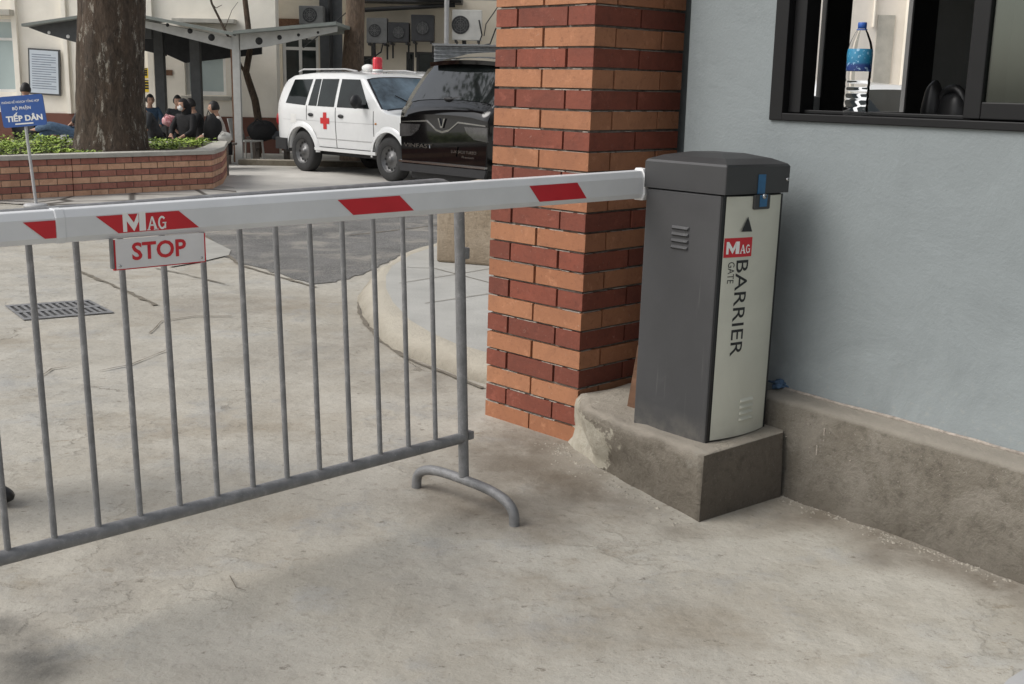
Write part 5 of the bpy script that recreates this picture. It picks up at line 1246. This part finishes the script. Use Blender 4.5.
# ------------------------------------------------------------------ PEOPLE
def skinmesh(name,nodes,edges,parent,material,root=0,sub=1):
    me=bpy.data.meshes.new(name); me.from_pydata([n_[0] for n_ in nodes],edges,[]); me.materials.append(M[material]); o=bpy.data.objects.new(name,me); C.objects.link(o); o.parent=parent
    md=o.modifiers.new('skin','SKIN'); md.use_smooth_shade=True
    for i,n_ in enumerate(nodes):
        sv_=me.skin_vertices[0].data[i]; r_=n_[1]; sv_.radius=(r_,r_) if not hasattr(r_,'__len__') else r_; sv_.use_root=(i==root)
    sb=o.modifiers.new('sub','SUBSURF'); sb.levels=sub; sb.render_levels=sub
    return o
def person(label,loc,rz,J,top='c_black',legs='c_black',hood=False,mask=False,scale=1,long_hair=False,shoes='shoe',bare=False):
    """J: joints in local coords, facing -y"""
    t_=thing('person',label,'person',loc,rz,scale=scale); V=Vector
    pel,che,nec,hd=V(J['pel']),V(J['che']),V(J['nec']),V(J['hd'])
    nodes=[(pel,(.12,.08)),((pel+che)/2,(.11,.07)),(che,(.12,.07)),(nec,.055),(hd,.06)]; edges=[(0,1),(1,2),(2,3),(3,4)]
    def add(p,r_,par): nodes.append((V(p),r_)); edges.append((par,len(nodes)-1)); return len(nodes)-1
    for s_ in 'LR':
        sh=V(J['sh'+s_]); a=add(sh,.055,2); b=add(J['el'+s_],.042,a); c_=add(J['ha'+s_],.026,b)
        hd_=(V(J['ha'+s_])-V(J['el'+s_])).normalized(); pm=add(V(J['ha'+s_])+hd_*.07,(.036,.018),c_)
        lat=hd_.cross(V((0,0,1))); lat=lat.normalized() if lat.length>.1 else V((1,0,0))
        for k_,ln in ((-.03,.07),(-.01,.085),(.01,.08),(.03,.062)):
            q1=add(V(J['ha'+s_])+hd_*.10+lat*k_,.010,pm); add(V(J['ha'+s_])+hd_*(.10+ln)+lat*k_*1.1+V((0,0,-.02)),.008,q1)
        q1=add(V(J['ha'+s_])+hd_*.05+lat*.045,.011,c_); add(V(J['ha'+s_])+hd_*.10+lat*.06,.009,q1)
        h_=add(J['hi'+s_],.085,0); k2=add(J['kn'+s_],.058,h_); a2=add(J['an'+s_],.038,k2); add(V(J['an'+s_])+V(J.get('toe','0')if False else (0,-.15,-.05)),.03,a2)
    skinmesh('body',nodes,edges,t_,'skin')
    # head with face
    mb=MB(); fwd=V(J.get('look',(0,-1,-.1))).normalized(); upv=(V((0,0,1))-fwd*fwd.z).normalized(); rt=fwd.cross(upv)
    hc=hd+upv*.06
    def hf(u,v):
        th_=u*2*PI; ph=v*PI; d=V((math.sin(ph)*math.sin(th_),math.sin(ph)*math.cos(th_),math.cos(ph))) # y = forward
        x=d.x*.078; y=d.y*.096; z=d.z*.118
        if z<-.03: x*=1-.30*(-z-.03)/.09; y*=1-.12*(-z-.03)/.09
        if d.y>.3:
            y+=.024*math.exp(-((d.x*.078)/.012)**2-((z+.012)/.022)**2)      # nose
            y-=.010*math.exp(-((abs(d.x*.078)-.032)/.014)**2-((z-.012)/.012)**2)   # eyes
            y+=.006*math.exp(-((d.x*.078)/.022)**2-((z+.052)/.008)**2)      # mouth
        if abs(d.x)>.93: x*=1.10
        return hc+rt*x+fwd*y+upv*z
    mb.grid(hf,32,24); mb.build('head','skin',t_)
    mb=MB()
    for s_ in (-1,1): blob(mb,tuple(hc+rt*.032*s_+fwd*.083+upv*.012),(.011,.008,.006),amp=0,n=5)
    mb.build('eyes','hair',t_)
    mb=MB()
    def hr(u,v):
        p=hf(u,v*.62); d=p-hc; f=d.dot(fwd)
        k_=1.06 if f<.05 else 1.04
        q_=hc+d*k_
        zz=d.dot(upv)
        if f>.045 and zz<.055: q_=hc+d*.97
        return q_
    mb.grid(hr,32,16)
    if long_hair or hood:
        blob(mb,tuple(hc-fwd*.05-upv*.09),(.10,.09,.16),amp=.1,n=10)
    mb.build('hair','hair' if not hood else top,t_)
    if mask:
        mb=MB(); blob(mb,tuple(hc+fwd*.062-upv*.035),(.058,.050,.058),amp=.04,n=10); mb.build('face_mask','mask',t_)
    # shirt
    n2=[(pel+V((0,0,.02)),(.17,.13)),((pel+che)/2,(.165,.125)),(che,(.18,.13)),(che.lerp(nec,.75),.075)]; e2=[(0,1),(1,2),(2,3)]
    for s_ in 'LR':
        n2.append((V(J['sh'+s_]),.072)); a=len(n2)-1; e2.append((2,a)); n2.append((V(J['el'+s_]),.056)); e2.append((a,a+1))
        if not bare: n2.append((V(J['el'+s_]).lerp(V(J['ha'+s_]),.92),.040)); e2.append((a+1,a+2))
    skinmesh('shirt',n2,e2,t_,top)
    n3=[(pel,(.165,.125))]; e3=[]
    for s_ in 'LR':
        n3+= [(V(J['hi'+s_]),.10),(V(J['kn'+s_]),.074),(V(J['an'+s_]).lerp(V(J['kn'+s_]),.05),.055)]; k_=len(n3); e3+=[(0,k_-3),(k_-3,k_-2),(k_-2,k_-1)]
    skinmesh('trousers',n3,e3,t_,legs)
    for s_ in 'LR':
        a=V(J['an'+s_]); mb=MB(); blob(mb,tuple(a+V((0,-.075,-.045))),(.050,.145,.045),amp=.05,n=10); mb.build('shoe',shoes,t_)
    return t_
def seated(lean_=.1,armf=.25,look=(0,-1,-.15),spread=.12,slump=0):
    J=dict(pel=(0,0,.50),che=(0,-lean_,.86-slump),nec=(0,-lean_*1.4,1.05-slump),hd=(0,-lean_*1.6-.02,1.13-slump),look=look)
    for s_,k_ in (('L',1),('R',-1)):
        J['sh'+s_]=(k_*.17,-lean_*1.2,.99-slump); J['el'+s_]=(k_*.24,-lean_-.12,.74-slump); J['ha'+s_]=(k_*.13,-armf-lean_,.66-slump)
        J['hi'+s_]=(k_*.09,-.02,.48); J['kn'+s_]=(k_*spread,-.44,.50); J['an'+s_]=(k_*spread,-.42,.10)
    return J
def seat_at(pxx,Y,**k): 
    p=P(pxx,120,Y); return Vector((p.x,Y,gz(Y)-.05))
person('person in black sitting behind the blue sign, seen from behind',seat_at(25,20.2)+Vector((0,0,.22)),R(180),seated(.05),'c_black','c_black')
Jr=seated(-.12,.2,look=(.2,-1,0)); Jr['knL']=(.10,-.46,.62); Jr['anL']=(-.20,-.72,.52); Jr['knR']=(-.14,-.50,.52); Jr['anR']=(-.10,-.85,.22)
person('person in blue jeans with crossed legs resting behind the tree trunk',seat_at(78,20.0)+Vector((0,0,.22)),R(-75),Jr,'c_dark','c_jean')
person('person in dark grey bowing the head left of the first shelter post',seat_at(160,20.0)+Vector((0,0,.08)),R(-55),seated(.20,.3,look=(0,-1,-.8),slump=.03),'c_dark','c_dark',bare=True)
person('person in black hood with white face mask sitting under the shelter',seat_at(188,20.8)+Vector((0,0,.0)),R(-25),seated(.05,.25,look=(-.3,-1,-.05)),'c_black','c_black',hood=True,mask=True,long_hair=True)
person('person with short hair in black shirt sitting behind the masked person',seat_at(205,22.6)+Vector((0,0,-.02)),R(-60),seated(.15,.2),'c_black','c_dark')
person('person in pale collared shirt with dark sleeves holding a white bag',seat_at(223,21.3)+Vector((0,0,-.04)),R(-70),seated(.08,.3,look=(-.1,-1,-.1)),'c_light','c_black')
person('person in dark top sitting deepest under the shelter between the dark posts',seat_at(178,23.6)+Vector((0,0,.02)),R(20),seated(.05,.2),'c_dark','c_dark')
person('person in dark blue top sitting against the wall left of the dark posts',seat_at(150,24.2)+Vector((0,0,.02)),R(35),seated(.02,.2),'c_jean','c_black')
# benches under the shelter
def bench(label,x0,x1,Y,h=.42):
    a=P(x0,130,Y); b=P(x1,130,Y); w=b.x-a.x; t_=thing('bench',label,'bench',(a.x,Y,gz(Y)),0,'benches in the waiting area')
    mb=MB(); 
    for k_ in range(3): mb.box((0,-.02+k_*.14,h-.04),(w,.10+k_*.14,h)); 
    mb.build('seat','bench',t_,bevel=.006)
    for x in (.12,w-.18):
        mb=MB(); mb.box((x,.0,0),(x+.06,.05,h-.041)); mb.box((x,.32,0),(x+.06,.37,h-.041)); mb.box((x,.051,h*.4),(x+.06,.319,h*.4+.05)); mb.build('leg','bench',t_)
bench('dark bench behind the planter left of the tree',8,90,20.3); bench('dark bench behind the planter right of the tree',140,205,20.6); bench('low dark bench under the far edge of the shelter',198,232,22.0); 
b4=bench('wooden bench against the plinth between pale post and ambulance',246,292,23.5,.48)
# belongings
def bag(name,label,x,y,Y,r_,material,cat='bag',strap=True):
    p=P(x,y,Y); t_=thing(name,label,cat,(p.x,Y,p.z-r_[2])); mb=MB(); blob(mb,(0,0,r_[2]),r_,len(label),amp=.18,n=12); mb.build('bag_body',material,t_)
    if strap: mb=MB(); mb.tube([(-r_[0]*.5,-r_[1],r_[2]*1.6),(-r_[0]*.2,-r_[1]*1.1,r_[2]*2.2),(r_[0]*.3,-r_[1],r_[2]*1.7)],.012,6); mb.build('strap',material,t_)
bag('handbag','patterned pink bag on the bench beside the dark grey person',170,121,20.9,(.15,.10,.10),'c_pink')
bag('pink_bundle','pink and red bundle on the bench behind the blue sign',52,131,20.2,(.10,.08,.08),'c_pink','bundle',False)
bag('backpack','black backpack standing on the bench beside the pale shirted person',213,131,20.9,(.17,.14,.30),'c_black')
bag('white_bag','pale grey plastic bag held in front of the pale shirted person',225,138,20.7,(.13,.08,.10),'plasticw')
bag('grey_bundle','pale grey cloth bundle on the bench beneath the jeans',68,138.5,20.0,(.16,.12,.07),'c_white','bundle',False)
bag('rucksack','black rucksack leaning by the wooden bench behind the pale post',262,131,23.2,(.30,.15,.20),'c_black')
bag('dark_sack','dark sack pushed under the wooden bench near the ambulance',284,136,23.2,(.25,.15,.12),'c_dark','sack',False)
# white plastic chair
cp_=P(249,150,23.0); ch=thing('plastic_chair','worn white plastic chair beside the pale shelter post','chair',(cp_.x,23.0,gz(23)),R(70))
mb=MB(); mb.box((-.22,-.2,.41),(.22,.22,.44)); mb.build('seat','plasticw',ch,bevel=.01)
mb=MB(); mb.grid(lambda u,v:(-.22+.44*u,.22+.10*v+.03*math.sin(PI*u),.44+.42*v),6,4); bk_=mb.build('backrest','plasticw',ch); sd=bk_.modifiers.new('s','SOLIDIFY'); sd.thickness=.02
for x,y in ((-.2,-.18),(.2,-.18),(-.2,.2),(.2,.2)):
    mb=MB(); mb.tube([(x,y,.41),(x*1.12,y*1.15,0)],.02,8); mb.build('leg','plasticw',ch)
# kerb step in front of the benches
mb=MB(); a=P(238,158,22.2); b=P(330,158,22.2); mb.box((a.x,22.2,-.12),(b.x+6,22.5,.01)); struct('kerb_step',mb,'kerbm','low cement kerb in front of the wooden bench','kerb',bevel=.01)
# ------------------------------------------------------------------ STANDING PERSON AT LEFT EDGE
f=G(4,509,0)
Js=dict(pel=(0,0,.93),che=(0,0,1.27),nec=(0,0,1.47),hd=(0,-.01,1.55),look=(0,-1,-.1))
for s_,k_ in (('L',1),('R',-1)):
    Js['sh'+s_]=(k_*.19,0,1.40); Js['el'+s_]=(k_*.24,.02,1.10); Js['ha'+s_]=(k_*.10,.17,.92); Js['hi'+s_]=(k_*.095,0,.90); Js['kn'+s_]=(k_*.10,-.02,.50); Js['an'+s_]=(k_*.11,.02,.085)
person('person in dark clothes at the far left whose black shoe tip shows behind the fence',(f.x-.185,f.y-.05,0),R(80),Js,'c_dark','c_black',shoes='shoe')
# ------------------------------------------------------------------ FACADE SEEN THROUGH THE BOOTH
FY=17.0
fc=thing('bright_facade','bright cream facade with grey column seen through the booth window','building',(0,FY,-.1))
mb=MB(); mb.box((4.0,0,0),(11,.3,9)); mb.build('wall','palewall',fc)
mb=MB(); xa_,xb_=P(875,50,FY).x,P(892,50,FY).x; mb.box((xa_,-.02,0),(xb_,-.002,P(880,15,FY).z+.1)); mb.build('column','cap',fc)
mb=MB(); mb.box((P(902,50,FY).x,-.25,0),(P(903.5,50,FY).x,-.003,9)); mb.box((P(870,50,FY).x,-.06,P(870,20,FY).z),(P(871,50,FY).x,-.003,9)); mb.build('pilaster','cream',fc)
wc=P(885,90,12.5)
cw,S3,tz3,p3,t3=car('white_hatchback','white car outside the far booth window with dark rear glass',van,(wc.x,13.2,-.08),R(-60),.96)
p3([(-1.75,1.2),(-.4,1.18),(-.4,1.60),(-1.6,1.58)],'carglass'); p3([(-.32,1.18),(.85,1.17),(.35,1.6),(-.32,1.6)],'carglass'); t3(.42,1.05,.9,.95,'carglass')
# ------------------------------------------------------------------ LIGHT
w=bpy.data.worlds.new('World'); sc.world=w; w.use_nodes=True; nt=w.node_tree; bgn=nt.nodes['Background']
sky=nt.nodes.new('ShaderNodeTexSky'); sky.sky_type='NISHITA'; sky.sun_disc=False; sky.sun_elevation=R(46); SUNAZ=R(196)   # light comes from this azimuth
sky.sun_rotation=R(90)-SUNAZ; sky.dust_density=3; sky.air_density=1.2; sky.ozone_density=1
hs_=nt.nodes.new('ShaderNodeHueSaturation'); hs_.inputs['Saturation'].default_value=.30
nt.links.new(sky.outputs[0],hs_.inputs['Color']); nt.links.new(hs_.outputs[0],bgn.inputs[0]); bgn.inputs[1].default_value=.15
sd_=bpy.data.lights.new('sun','SUN'); sd_.energy=2.0; sd_.angle=R(38); sd_.color=(1,.965,.92); so=bpy.data.objects.new('sun',sd_); C.objects.link(so)
el=R(46); dv=Vector((math.cos(SUNAZ)*math.cos(el),math.sin(SUNAZ)*math.cos(el),math.sin(el))); so.rotation_euler=dv.to_track_quat('Z','Y').to_euler(); so.location=(0,0,12)
sc.view_settings.view_transform='Standard'; sc.view_settings.look='None'; sc.view_settings.exposure=0
sc.render.engine='CYCLES'
sc.render.resolution_x=1024; sc.render.resolution_y=684
